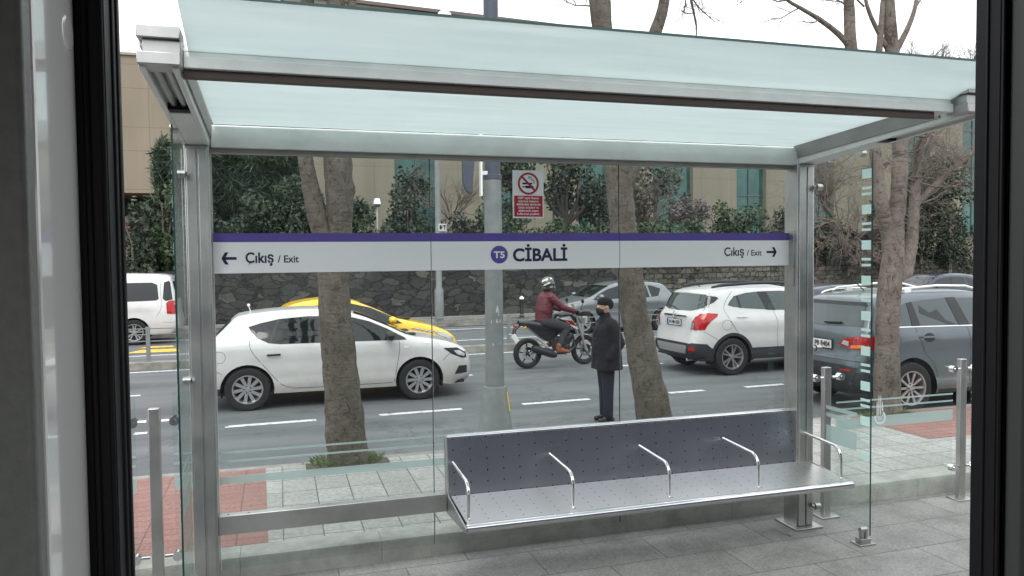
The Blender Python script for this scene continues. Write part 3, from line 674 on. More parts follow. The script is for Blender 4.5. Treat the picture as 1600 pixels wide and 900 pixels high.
seat_m = perf('perforated_seat_steel', (.60, .60, .575), .36)
back_m = perf('perforated_back_steel', (.47, .485, .54), .28)
polished = mat('polished_steel', (.68, .68, .70), .18, 1, noise=.1, scale=2, bump=.03, bscale=6)
be = thing('bench', (2.66, 5.1, -.06), 'long perforated stainless steel bench with five tubular armrests in the shelter', 'bench')
def Bn(mb, name, m, parent=None, uv=None, **k):
    vs = list(mb.v); mb.v = [(x-2.66, y-5.1, z+.06) for x, y, z in mb.v]; o = mb.build(name, m, parent or be, **k)
    if uv:
        me = o.data; ul = me.uv_layers.new()
        for li, lp in enumerate(me.loops):
            v = vs[lp.vertex_index]; ul.data[li].uv = (v[0], v[1] if uv == 'xy' else v[2])
    return o
X0, X1 = 1.145, 4.185
b = MB(); b.add([(X0+.01, 5.345, .500), (X1-.0, 5.345, .495), (X1-.0, 4.845, .462), (X0+.01, 4.845, .462)], [(0, 3, 2, 1)])
Bn(b, 'seat', seat_m, uv='xy', smooth=0, fix=False)
b = MB(); b.add([(X0, 5.352, .492), (X1, 5.352, .490), (X1, 5.405, .905), (X0, 5.405, .905)], [(0, 1, 2, 3)])
Bn(b, 'backrest', back_m, uv='xz', smooth=0, fix=False)
b = MB(); b.tube([(X0, 5.425, .905), (X1, 5.425, .905)], .021, 16); Bn(b, 'top_roll', polished)
b = MB(); b.prism([(5.43, .89), (5.46, .87), (5.44, .38), (5.36, .38), (5.357, .49), (5.41, .90)], 'x', X0, X1); Bn(b, 'back_shell', steel)
b = MB(); nose = [(4.848, .4625), (4.83, .466), (4.808, .462), (4.796, .448), (4.795, .432), (4.806, .418), (4.822, .408), (4.83, .405), (4.86, .40), (4.86, .45)]
b.prism(nose, 'x', X0, X1); Bn(b, 'front_roll', polished, smooth=60)
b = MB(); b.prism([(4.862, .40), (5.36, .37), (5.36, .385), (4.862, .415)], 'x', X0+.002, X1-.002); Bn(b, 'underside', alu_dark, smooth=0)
for x0, x1 in ((X0-.012, X0-.001), (X1+.001, X1+.012)):
    b = MB(); b.prism([(4.80, .45), (4.80, .415), (5.36, .365), (5.45, .37), (5.45, .91), (5.40, .92), (5.345, .505)], 'x', x0, x1); Bn(b, 'end_plate', steel, bevel=.002)
for i in range(5):
    x = X0+.035+i*(X1-X0-.07)/4
    ya, yb = 5.372, 4.90
    pts = [(x, ya, .735), (x, ya-.14, .728), (x, ya-.27, .720)]
    for a in range(1, 7):
        t = a/6*R(90); pts.append((x, yb+.09-.09*math.sin(t)+.0, .715-.09*(1-math.cos(t))))
    pts += [(x, yb, .55), (x, yb, .466)]
    o = Bn(MB().tube(pts, .0125, 12), 'armrest', chrome)
    tag(o)
for x in (X0+.5, X1-.12): Bn(MB().box(x-.03, x+.03, 5.38, 5.44, .33, .39), 'bracket', steel)

# ------------------------------------------------------------------ glass fences left and right
def fence_post(x, lab):
    t = thing('fence_post', (x, 5.5, -.06), lab, 'fence post', group='stainless posts of the glass fence')
    MB().box(-.035, .035, -.025, .025, .01, 1.30).build('post', steel, t, bevel=.005)
    MB().box(-.09, .09, -.075, .075, 0, .014).build('base_plate', steel, t, bevel=.003)
    for z in (.31, 1.215):
        for s in (-1, 1):
            c = MB(); c.tube([(s*.045, -.02, z), (s*.09, -.02, z), (s*.115, -.025, z)], .011, 8); c.cyl((s*.125, -.05, z), (s*.125, .0, z), .031, n=20); c.cyl((s*.125, -.056, z), (s*.125, -.05, z), .012, n=12)
            c.build('glass_clamp', chrome, t)
    return t
fence_post(-.80, 'stainless fence post with two pairs of glass clamps left of the shelter')
fence_post(4.50, 'stainless fence post standing right behind the right shelter post')
fence_post(5.99, 'stainless fence post at far right beside the tram door edge')
for xa, xb, lab in ((-3.4, -.915, 'clear glass fence panel left of the leftmost fence post'), (4.60, 5.885, 'clear glass fence panel with etched emblem right of the shelter'), (6.095, 8.2, 'clear glass fence panel right of the far right fence post'), (-.69, -.575, 'narrow glass fence strip between the left fence post and the shelter')):
    t = thing('glass_fence', (xa, 5.5, .08), lab, 'glass fence')
    MB().box(0, xb-xa, -.005, .005, 0, 1.26).build('pane', fence_glass, t, smooth=0)
    f = MB()
    for z0, z1 in ((.605, .70), (.775, .79), (.838, .853)): f.box(.002, xb-xa-.002, -.0075, -.006, z0, z1)
    f.build('frosted_stripe', frosted, t, smooth=0)
    if lab.startswith('clear glass fence panel with etched'):
        c = atY(1374, 652, 5.5); cx, cz = c.x-xa, c.z-.08
        f = MB(); y0, y1 = -.0095, -.0080
        for i in range(24):        # open ring
            a = R(-200+i*11); a2 = a+R(11)
            f.prism([(cx+.062*math.cos(q)*rr, cz-.0+.062*math.sin(q)*rr) for q, rr in ((a, 1), (a2, 1), (a2, .72), (a, .72))], 'y', y0, y1)
        for dx, h in ((-.033, .15), (-.014, .20), (.006, .20), (.026, .15)):
            f.prism([(cx+dx-.005, cz+.01), (cx+dx+.005, cz+.01), (cx+dx+.004, cz+h*.8), (cx+dx, cz+h), (cx+dx-.004, cz+h*.8)], 'y', y0, y1)
            f.prism([(cx+dx-.008, cz+h*.45), (cx+dx+.008, cz+h*.45), (cx+dx+.008, cz+h*.48), (cx+dx-.008, cz+h*.48)], 'y', y0-.002, y0-.0004)
        for k in range(3):
            for j in range((2, 3, 2)[k]):
                xx = cx-.004+(j-(1, 1.5, 1)[k]+.5)*.018; zz = cz-.02+k*.018
                f.prism([(xx-.007, zz), (xx+.007, zz), (xx, zz+.014)], 'y', y0, y1)
        f.build('etched_emblem', mat('etched_white', (.7, .74, .73), .6), t, smooth=0)

# ------------------------------------------------------------------ median railing
grey_paint = mat('grey_painted_steel', (.205, .218, .218), .5, c2=(.15, .162, .166), scale=5, bump=.1, bscale=20)
for i, (x, lab) in enumerate(((-2.6, 'grey railing post on the median kerb left of the shelter'), (5.32, 'grey median railing post behind the rear of the motorcycle'), (7.28, 'grey median railing post behind the standing man'))):
    y = 17.28+.05*x+.2
    t = thing('railing_post', (x, y, .15), lab, 'railing post', group='posts of the median railing')
    MB().box(-.04, .04, -.025, .025, 0, .72).build('post', grey_paint, t, bevel=.004)
    MB().box(-.08, .08, -.07, .07, 0, .012).build('foot', grey_paint, t)
rl = MB()
for z in (.42, .56, .68):
    rl.tube([(x, 17.28+.05*x+.2, .15+z) for x in (-25, -2.6, 5.32, 7.28, 25)], .011, 6)
tag(rl.build('median_railing', grey_paint, fix=False), 'thin horizontal rails running along the road median', 'railing')
for x in (-16, -12.5, -9, -5.8, 1, 3.2, 9.3, 11.3, 13.3, 15.4, 17.5):
    pass

# ------------------------------------------------------------------ lamp posts
dark_paint = mat('dark_painted_steel', (.05, .06, .085), .5)
lp = thing('lamp_post', (2.235, 8.0, .1), 'thick grey painted lamp post with conical base in front of the shelter bench', 'lamp post')
MB().lathe([(.235, 0), (.235, .03), (.205, .10), (.128, .70), (.124, .715), (.10, .72)], 28, 'z').build('base_cone', grey_paint, lp)
MB().lathe([(.101, .70), (.096, 2.2), (.094, 2.95)], 28, 'z').build('shaft', grey_paint, lp)
MB().lathe([(.094, 2.95), (.10, 2.955), (.10, 3.0), (.085, 3.01), (.078, 5.2), (.07, 9)], 28, 'z').build('upper_shaft', dark_paint, lp)
b = MB(); 
for a0, a1, z0, z1 in ((-12, 12, .45, .66), (2, 16, .10, .24)):
    n = 5
    for k in range(n):
        t0 = R(-90+62+a0+(a1-a0)*k/n); t1 = R(-90+62+a0+(a1-a0)*(k+1)/n)
        ra = lambda z: .209-(.209-.132)*(z-.1)/.6
        b.add([(math.cos(t0)*ra(z0), math.sin(t0)*ra(z0), z0), (math.cos(t1)*ra(z0), math.sin(t1)*ra(z0), z0), (math.cos(t1)*ra(z1), math.sin(t1)*ra(z1), z1), (math.cos(t0)*ra(z1), math.sin(t0)*ra(z1), z1)], [(0, 1, 2, 3)])
b.build('yellow_paint_mark', mat('yellow_mark', (.75, .5, .03), .6), lp, fix=False)
b = MB(); rq = random.Random(5)
for k in range(9):
    t0 = R(-90+rq.uniform(-40, 25)); z0 = rq.choice((1.38, 1.45, 1.5, 1.2, 1.55))+rq.uniform(-.05, .05); w = rq.uniform(.05, .2); h = rq.uniform(.02, .09)
    b.add([(math.cos(t)*.1012, math.sin(t)*.1012, z) for t, z in ((t0, z0), (t0+w, z0), (t0+w*.8, z0+h), (t0+.03, z0+h))], [(0, 1, 2, 3)])
b.build('torn_sticker', mat('torn_paper', (.42, .43, .42), .8), lp, fix=False)
# back of the sign fixed to the lamp post
sb = thing('traffic_sign', (2.05, 7.93, 3.0), 'dark back of a rounded traffic sign strapped to the grey lamp post', 'sign')
pts = [(-.07+.095*math.cos(a), .05+.16*math.sin(a)) for a in [R(180+i*9) for i in range(11)]]
MB().prism([(-.165, .9), *pts, (.025, .9)], 'y', -.03, .03).build('plate', dark_paint, sb, bevel=.006)
MB().prism([(.026, -.13), (.045, -.13), (.045, .9), (.026, .9)], 'y', -.034, .034).build('rim', alu, sb)
MB().box(.03, .2, .02, .05, .10, .14).build('bracket', alu, sb)
fl = thing('street_lamp', (5.28, 25.9, .15), 'slim grey street lamp on the far pavement with a white globe on top', 'street lamp')
MB().lathe([(.16, 0), (.16, 1.0), (.11, 1.1), (.10, 4), (.08, 10)], 16, 'z').build('pole', grey_paint, fl)
MB().ball((.32, 0, 10.25), (.27, .27, .27), 20).build('globe', mat('globe', (.8, .8, .8), .3), fl)
MB().tube([(0, 0, 9.9), (.1, 0, 10.05), (.3, 0, 10.02)], .04).build('arm', grey_paint, fl)
b = MB().box(-.02, .27, -.12, -.06, 3.02, 3.27); b.build('plate_sign', mat('plate_sign_grey', (.42, .43, .42), .6), fl)
MB().box(.03, .1, -.125, -.121, 3.08, 3.22).box(.13, .25, -.125, -.121, 3.18, 3.22).box(.19, .22, -.125, -.121, 3.06, 3.22).box(.1, .13, -.125, -.121, 3.13, 3.16).build('plate_mark', blackmat, fl, smooth=0)
bo = thing('bollard', (8.1, 25.4, .15), 'short black bollard with white cap on the far pavement', 'bollard')
MB().lathe([(.09, 0), (.08, .1), (.06, .15), (.055, .62), (.08, .64), (.08, .70), (.0001, .75)], 16, 'z').build('post', dark, bo)
MB().lathe([(.082, .645), (.082, .70), (.0001, .76)], 16, 'z').build('cap', white_s, bo)
cc = thing('security_camera', (3.72, 30, 2.6), 'white boxed security camera on a thin pole above the shrubs', 'camera')
MB().cyl((0, 0, 0), (0, 0, 1.75), .03).build('pole', alu, cc)
MB().add([(-.14, -.2, 1.75), (.14, -.2, 1.75), (.14, .2, 1.75), (-.14, .2, 1.75), (-.09, -.18, 1.98), (.09, -.18, 1.98), (.09, .2, 1.98), (-.09, .2, 1.98)], [(0, 1, 2, 3), (4, 5, 6, 7), (0, 1, 5, 4), (1, 2, 6, 5), (2, 3, 7, 6), (3, 0, 4, 7)]).build('housing', white_s, cc, bevel=.02)
MB().box(-.1, .1, -.21, -.1, 1.66, 1.749).build('lens_box', dark, cc)

# ------------------------------------------------------------------ trees
def bark(name, c1, c2, s=1.0):
    m, N, L, b = nodes(name); tc = N.new('ShaderNodeTexCoord')
    def nz(sc, st, d=8, dist=0, ro=.65):
        mp = N.new('ShaderNodeMapping'); mp.inputs['Scale'].default_value = st; L.new(tc.outputs['Object'], mp.inputs[0])
        n = N.new('ShaderNodeTexNoise'); n.inputs['Scale'].default_value = sc*s; n.inputs['Detail'].default_value = d; n.inputs['Roughness'].default_value = ro; n.inputs['Distortion'].default_value = dist
        L.new(mp.outputs[0], n.inputs['Vector']); return n.outputs[0]
    n = nz(5, (1, 1, .7)); f = nz(15, (1, 1, .6), 7, 1.4, .75); h = nz(7, (.55, .55, 2.4), 6, .9, .7)
    r = N.new('ShaderNodeValToRGB'); r.color_ramp.elements[0].position = .36; r.color_ramp.elements[1].position = .64
    r.color_ramp.elements[0].color = (*c2, 1); r.color_ramp.elements[1].color = (*c1, 1); L.new(n, r.inputs[0])
    def dk(src, a, b_, amt):
        q = N.new('ShaderNodeMapRange'); q.inputs[1].default_value = a; q.inputs[2].default_value = b_; q.inputs[3].default_value = amt; q.inputs[4].default_value = 0; L.new(src, q.inputs[0]); return q.outputs[0]
    mxx = N.new('ShaderNodeMath'); mxx.operation = 'MAXIMUM'; L.new(dk(f, .38, .48, .75), mxx.inputs[0]); L.new(dk(h, .35, .43, .65), mxx.inputs[1])
    mm = N.new('ShaderNodeMix'); mm.data_type = 'RGBA'; L.new(mxx.outputs[0], mm.inputs[0]); L.new(r.outputs[0], mm.inputs[6]); mm.inputs[7].default_value = (.03, .024, .018, 1)
    L.new(mm.outputs[2], b.inputs['Base Color']); b.inputs['Roughness'].default_value = .92
    ad = N.new('ShaderNodeMath'); L.new(f, ad.inputs[0]); L.new(h, ad.inputs[1])
    bp = N.new('ShaderNodeBump'); bp.inputs['Strength'].default_value = 1; bp.inputs['Distance'].default_value = .03; L.new(ad.outputs[0], bp.inputs['Height']); L.new(bp.outputs[0], b.inputs['Normal'])
    return m
bark1 = bark('rough_brown_bark', (.155, .138, .112), (.088, .076, .060))
bark2 = bark('grey_brown_bark', (.205, .176, .150), (.135, .112, .094), .75)
twig_m = mat('twig', (.13, .10, .085), .9, noise=.3, scale=3)
def limb(mb, pts, rads, n=18, seg=.06, amp=.10, seed=0, knots=()):
    """a limb swept through pts with an uneven, knotted surface"""
    P = [Vector(p) for p in pts]; out = []; rr = []
    def cr(a, b, c, d, t): return .5*((2*b)+(c-a)*t+(2*a-5*b+4*c-d)*t*t+(3*b-a-3*c+d)*t**3)
    for i in range(len(P)-1):
        a, b_, c, d = P[max(i-1, 0)], P[i], P[i+1], P[min(i+2, len(P)-1)]
        k = max(2, int((c-b_).length/seg))
        for j in range(k):
            t = j/k; out.append(cr(a, b_, c, d, t)); rr.append(rads[i]*(1-t)+rads[i+1]*t)
    out.append(P[-1]); rr.append(rads[-1])
    b0 = len(mb.v); mb.tube(out, rr, n)
    for i in range(b0, len(mb.v)):
        k = (i-b0)//n; k = min(k, len(out)-1); c = out[k]; v = Vector(mb.v[i]); d = v-c; L_ = d.length
        if L_ < 1e-6: continue
        f = 1+amp*(mn.noise(v*5+Vector((seed, 0, 0)))+.5*mn.noise(v*14))
        for (kz, ka, ks) in knots:
            dd = (v-Vector(kz)).length
            f += ka*math.exp(-(dd/ks)**2)
        mb.v[i] = tuple(c+d*f)
def twigs(mb, p, d, r, depth, rnd, ln=.5, droop=0, n=5, spread=.6):
    p = Vector(p); d = Vector(d).normalized(); pts = [p]; rads = [r]
    k = 4
    for i in range(k):
        d = (d+Vector((rnd.gauss(0, .22), rnd.gauss(0, .22), rnd.gauss(0, .22)-droop))).normalized()
        p = p+d*ln/k*rnd.uniform(.8, 1.2); pts.append(p); rads.append(r*(1-.5*(i+1)/k))
    mb.tube(pts, rads, n)
    if depth > 0:
        for i in range(1, k+1):
            for q in range(1 if rnd.random() < .7 else 2):
                dd = (d+Vector((rnd.gauss(0, spread), rnd.gauss(0, spread), rnd.gauss(0.1, spread)))).normalized()
                twigs(mb, pts[i], dd, rads[i]*.62, depth-1, rnd, ln*rnd.uniform(.5, .8), droop, max(3, n-1), spread)
def bare_tree(name, base, label, trunks, tw, bk, zb, knots=(), group=None, seed=1):
    t = thing(name, base, label, 'tree', group=group); B = Vector(base)
    tm = MB()
    for pts, rads in trunks: limb(tm, [Vector(p)-B for p in pts], rads, seed=seed, knots=[(Vector(k[0])-B, k[1], k[2]) for k in knots])
    tm.build('trunk', bk, t, smooth=80, fix=False)
    if tw:
        rnd = random.Random(seed); cm = MB()
        for (p, d, r, dep, ln) in tw: twigs(cm, Vector(p)-B, d, r, dep, rnd, ln)
        cm.build('branches', bk, t, smooth=80, fix=False)
    return t
# left tree: one trunk that forks at sign height
b0 = atZ(543, 723, .1); Y1 = b0.y+.05
P = lambda px, py, Y=Y1: atY(px, py, Y)
bare_tree('plane_tree', (b0.x, b0.y+.05, .1), 'bare tree with thick rough forked trunk in the paving in front of the white hatchback',
  [([P(545, 745), P(542, 700), P(534, 600), P(524, 500), P(521, 425), P(522, 392)], [.235, .21, .185, .165, .162, .15]),
   ([P(521, 440), P(510, 390), P(499, 355), P(487, 300), P(478, 250), P(472, 190), P(468, 100), P(480, 0), P(490, -160)], [.13, .105, .094, .090, .076, .075, .075, .07, .05]),
   ([P(525, 430), P(531, 385), P(531, 340), P(530, 300), P(528, 250), P(522, 180), P(524, 60), P(530, -200)], [.14, .115, .130, .142, .145, .12, .10, .06]),
   ([P(522, 150), P(545, 60), P(550, 0), P(560, -160)], [.07, .06, .045, .03])],
  [(P(500, -60), (-.4, 0, .6), .03, 3, 1.2), (P(530, -100), (.5, .1, .6), .03, 3, 1.2)], bark1, .1,
  knots=[(P(478, 290), .3, .04), (P(530, 265), .25, .05), (P(552, 295), .22, .05)], seed=2)
b0 = atZ(1030, 688, .1); Y2 = b0.y+.05
P = lambda px, py, Y=Y2: atY(px, py, Y)
bare_tree('plane_tree', (b0.x, b0.y+.05, .1), 'bare tree with slanting rough trunk rising beside the standing man in black',
  [([P(1031, 705), P(1022, 650), P(1005, 560), P(990, 480), P(983, 420), P(975, 360), P(968, 290), P(962, 200), P(950, 110), P(942, 40), P(942, -60), P(950, -220)], [.23, .20, .175, .15, .155, .15, .15, .145, .12, .10, .09, .06]),
   ([P(968, 300), P(985, 260), P(1010, 150), P(1022, 60), P(1038, 0), P(1050, -140)], [.12, .11, .08, .075, .06, .04]),
   ([P(944, 90), P(932, 40), P(925, -10), P(905, -150)], [.06, .05, .045, .03]),
   ([P(1050, -140), P(1072, -60), P(1080, 0), P(1088, 40), P(1087, 62)], [.03, .022, .016, .010, .006])],
  [(P(1075, -30), (.2, 0, -1), .012, 2, .45), (P(1080, -5), (.6, 0, -.6), .010, 2, .40), (P(1070, -60), (-.3, 0, -1), .012, 2, .5), (P(1086, 20), (-.6, .1, -.3), .008, 1, .2),
   (P(928, 10), (-.5, 0, .2), .01, 2, .35)], bark1, .1,
  knots=[(P(955, 255), .3, .06), (P(1013, 610), .2, .05)], seed=5)
b0 = atZ(1386, 648, .1); Y3 = b0.y+.05
P = lambda px, py, Y=Y3: atY(px, py, Y)
bare_tree('plane_tree', (b0.x, b0.y+.05, .1), 'bare tree with scarred grey-brown trunk forking beside the dark grey car',
  [([P(1387, 665), P(1386, 620), P(1386, 540), P(1388, 470), P(1395, 400), P(1394, 350)], [.20, .165, .15, .15, .135, .145]),
   ([P(1394, 365), P(1402, 320), P(1406, 250), P(1402, 180), P(1395, 90), P(1388, 0), P(1385, -160)], [.12, .105, .095, .088, .085, .075, .05]),
   ([P(1390, 370), P(1378, 325), P(1370, 260), P(1366, 190), P(1372, 100), P(1380, 0)], [.10, .085, .075, .06, .045, .03]),
   ([P(1368, 230), P(1345, 150), P(1331, 85), P(1326, 0), P(1320, -140)], [.06, .07, .075, .065, .04]),
   ([P(1331, 78), P(1312, 55), P(1280, 30), P(1250, 12), P(1225, -5), P(1180, -60)], [.04, .035, .03, .022, .02, .012]),
   ([P(1396, 88), P(1405, 70), P(1420, 40), P(1432, 0), P(1440, -80)], [.04, .04, .032, .026, .015]),
   ([P(1392, 85), P(1375, 55), P(1355, 10), P(1348, -40)], [.035, .03, .024, .015])],
  [(P(1230, 0), (-1, 0, -.6), .012, 2, .5), (P(1250, 12), (-.8, 0, -1), .010, 2, .45), (P(1280, 30), (-1, 0, -.4), .010, 1, .4), (P(1350, 10), (-1, .1, .1), .014, 2, .55),
   (P(1432, 10), (.4, 0, .8), .012, 2, .5), (P(1326, 10), (-.8, 0, .4), .012, 2, .5), (P(1200, -30), (-.8, 0, -.7), .010, 2, .5)], bark2, .1,
  knots=[(P(1396, 450), .45, .06), (P(1400, 262), .35, .05), (P(1388, 540), .15, .05)], seed=9)
# ivy-less curly tree on the far pavement behind it
P = lambda px, py, Y=26.3: atY(px, py, Y)
rnd = random.Random(4)
tw = [(P(1425+rnd.uniform(-10, 25), rnd.uniform(200, 330)), (rnd.uniform(-1, 1.6), rnd.uniform(-.5, .5), rnd.uniform(-.2, 1)), .05, 3, 2.3) for _ in range(17)]
bare_tree('curly_tree', tuple(P(1413, 470)), 'bare tree with tangled curly twigs in front of the beige building at right',
  [([P(1413, 470), P(1416, 430), P(1424, 380), P(1428, 330), P(1432, 280), P(1440, 220), P(1452, 150)], [.30, .27, .25, .22, .2, .15, .1]),
   ([P(1430, 320), P(1460, 290), P(1490, 262), P(1530, 230), P(1570, 200)], [.14, .13, .11, .08, .05])], tw, bark2, 0, seed=11)
def far_bare(pxs, Y, zs, lab, seed, r=.07, ln=2.0, dep=3, nm='bare_shrub', cnt=10, droop=0, up_=.9, grp=None):
    px, py = pxs; b = atY(px, py, Y); t = thing(nm, tuple(b), lab, 'shrub' if nm == 'bare_shrub' else 'tree', group=grp)
    rnd = random.Random(seed); m = MB()
    for i in range(cnt):
        twigs(m, (rnd.uniform(-.2, .2), rnd.uniform(-.2, .2), 0), (rnd.uniform(-.9, .9), rnd.uniform(-.4, .4), up_), r, dep, rnd, ln*rnd.uniform(.7, 1.2), droop, 5, .5)
    m.build('branches', twig_m, t, smooth=80, fix=False); return t
far_bare((1318, 400), 27.6, 0, 'bare drooping shrub on the wall behind the right wing pane', 21, .05, 2.4, 3, cnt=13, droop=.10)
far_bare((1290, 330), 30, 0, 'pale bare shrub further back by the dark window', 22, .05, 2.2, 3, cnt=9)
far_bare((700, 345), 31, 0, 'small bare shrub beside the slim street lamp', 23, .04, 1.6, 3, cnt=7)
far_bare((1455, 130), 38, 0, 'distant bare treetop against the sky at upper right', 24, .07, 2.0, 3, cnt=7, nm='bare_tree')
far_bare((1500, 140), 36, 0, 'distant thin bare treetop beside the door edge at upper right', 25, .06, 1.9, 3, cnt=6, nm='bare_tree')
far_bare((1425, 130), 37, 0, 'distant low bare treetop left of the other treetops at upper right', 26, .06, 1.7, 3, cnt=5, nm='bare_tree')

# ------------------------------------------------------------------ evergreens above the wall
def leaves(mb_v, mb_f, c, rad, n, size, elong=1.6, shell=.55, up=.3, needle=False):
    u = rng.normal(size=(n, 3)); u /= np.linalg.norm(u, axis=1)[:, None]
    rr = shell+(1-shell)*rng.random(n)**.7
    p = np.array(c)+u*rr[:, None]*np.array(rad)
    a = rng.normal(size=(n, 3)); a[:, 2] += up; a /= np.linalg.norm(a, axis=1)[:, None]
    nrm = u*.6+rng.normal(size=(n, 3))*.8; b = np.cross(a, nrm); b /= (np.linalg.norm(b, axis=1)[:, None]+1e-9)
    s = size*(.6+.8*rng.random(n))[:, None]
    A = a*s*elong*.5; Bv = b*s*.5*(.25 if needle else 1)
    k = len(mb_v)
    quad = np.stack([p-A, p+Bv*.9+A*.1, p+A, p-Bv*.9+A*.1], 1)
    mb_v.append(quad.reshape(-1, 3)); return
def leaf_mesh(name, blobs, m, parent, size, dens, elong=1.6, needle=False, shell=.5, seed=0):
    vs = []
    for (c, rad) in blobs:
        area = (rad[0]*rad[1]+rad[0]*rad[2]+rad[1]*rad[2])
        n = max(30, int(area*dens)); leaves(vs, None, c, rad, n, size, elong, shell, needle=needle)
    V = np.concatenate(vs); nq = len(V)//4
    me = bpy.data.meshes.new(name); me.vertices.add(len(V)); me.vertices.foreach_set('co', V.astype(np.float32).ravel())
    me.loops.add(nq*4); me.loops.foreach_set('vertex_index', np.arange(nq*4, dtype=np.int32))
    me.polygons.add(nq); me.polygons.foreach_set('loop_start', np.arange(0, nq*4, 4, dtype=np.int32)); me.polygons.foreach_set('loop_total', np.full(nq, 4, np.int32))
    me.update(calc_edges=True); me.validate(); me.materials.append(m)
    o = bpy.data.objects.new(name, me); col.objects.link(o); o.parent = parent; return o
g_dark = island('dark_evergreen_leaf', [(.008, .016, .010), (.018, .034, .018), (.036, .056, .028), (.085, .105, .06)])
g_hedge = island('hedge_leaf', [(.014, .028, .012), (.030, .054, .022), (.052, .085, .034), (.105, .14, .065)])
g_pine = island('pine_needle', [(.010, .022, .014), (.022, .044, .024), (.042, .070, .038), (.085, .115, .062)])
g_olive = island('olive_leaf', [(.022, .025, .018), (.045, .048, .034), (.075, .078, .056), (.13, .13, .10)])
g_brown = island('brown_leaf', [(.035, .026, .02), (.08, .06, .045), (.13, .10, .08), (.18, .15, .12)])
g_flower = island('pale_flower', [(.03, .035, .025), (.06, .06, .05), (.22, .19, .19), (.46, .41, .42)])
def bush(name, px, py0, py1, pxw, Y, m, lab, cat='shrub', size=.13, dens=90, nb=10, seed=0, trunk=None, needle=False, shell=.5, depth=1.4, group=None, elong=1.6, conical=False, flat=0):
    a = atY(px, py1, Y); top = atY(px, py0, Y); w = (atY(px+pxw/2, py1, Y)-atY(px-pxw/2, py1, Y)).x; h = top.z-a.z
    t = thing(name, tuple(a), lab, cat, group=group); rd = random.Random(seed+int(px)); blobs = []
    for i in range(nb):
        fz = rd.random() if not flat else rd.uniform(.15, .75)
        env = math.sqrt(max(.05, 1-((fz-.42)/.62)**2)) if not conical else (1.05-fz)
        x = rd.uniform(-.5, .5)*w*.8*env; y = rd.uniform(-.5, .5)*depth*env
        s = rd.uniform(.16, .30)
        blobs.append(((x, y, fz*h*.86+h*.08), (w*s*.9*(env*.6+.4), depth*.34, h*s*.75+.1)))
    leaf_mesh('foliage', blobs, m, t, size, dens, needle=needle, shell=shell, elong=elong)
    # inner stems
    rr = random.Random(seed+5); tm = MB()
    for i in range(3 if not trunk else 1):
        x = rr.uniform(-.2, .2)*w*(0 if trunk else 1)
        tm.tube([(x, 0, -.3), (x+rr.uniform(-.1, .1), 0, h*.4), (x*1.5+rr.uniform(-.2, .2), 0, h*.8)], [.05 if not trunk else trunk, .04 if not trunk else trunk*.7, .02], 7)
    if trunk:
        for i in range(7):
            z = h*rr.uniform(.3, .6); tm.tube([(0, 0, z-.3*h*.5), (rr.uniform(-.3, .3)*w, rr.uniform(-.3, .3), z+.25*h)], [trunk*.55, trunk*.2], 6)
    tm.build('stems' if not trunk else 'trunk', twig_m, t, smooth=60, fix=False)
    return t
# back layer: tall
bush('pine_tree', 268, 232, 420, 60, 29, g_pine, 'pine with long upright needles at left against the tan building', 'tree', .20, 500, 14, 1, needle=True, elong=2.6, trunk=.12)
bush('pine_tree', 385, 170, 425, 200, 31, g_pine, 'broad hazy pine filling the upper left glass pane', 'tree', .15, 900, 34, 2, needle=True, elong=2.6, trunk=.2, depth=3)
bush('pine_tree', 445, 215, 400, 110, 32, g_pine, 'darker pine crown just left of the forked trunk', 'tree', .15, 900, 22, 3, needle=True, elong=2.6, trunk=.2, depth=2.5)
bush('evergreen_tree', 648, 268, 400, 84, 32.5, g_dark, 'dark evergreen crown before the teal strip left of the lamp post', 'tree', .11, 150, 26, 4, trunk=.1, shell=.3)
for k, (px, py0, py1, w_, lab) in enumerate(((800, 235, 345, 90, 'dark evergreen tree with lobed crown just right of the grey lamp post'), (885, 225, 335, 100, 'dark evergreen tree with spreading crown behind the no smoking sign'), (928, 270, 370, 50, 'low dark evergreen crown left of the slanting trunk'))):
    bush('evergreen_tree', px, py0, py1, w_, 32, g_dark, lab, 'tree', .12, 150, 16, 30+k, shell=.4)
t = thing('dark_tree', tuple(atY(885, 370, 31.5)), 'dark gnarled tree trunk with spread limbs among the evergreens', 'tree')
tm = MB(); rr = random.Random(8)
for dx, dz in ((-1.1, 2.2), (-.6, 2.6), (.1, 2.7), (.8, 2.3), (1.3, 1.9), (-.2, 2.0)):
    tm.tube([(0, 0, 0), (dx*.15, .05, .7), (dx*.6, .1, dz*.6), (dx, .1, dz)], [.14, .12, .08, .04], 8)
tm.build('trunk', mat('dark_bark', (.022, .018, .016), .95), t, smooth=60, fix=False)
bush('olive_tree', 1020, 245, 390, 120, 31, g_olive, 'tall loose grey-green tree right of the slanting trunk', 'tree', .10, 90, 24, 5, shell=.2, depth=2)
far_bare((1010, 385), 30.4, 0, 'fine upright bare stems within the grey-green tree', 27, .05, 2.2, 3, cnt=9)
bush('flowering_bush', 1073, 306, 372, 52, 29, g_flower, 'round bush covered in pale pinkish blossom', 'bush', .085, 420, 14, 6, shell=.3, elong=1.2)
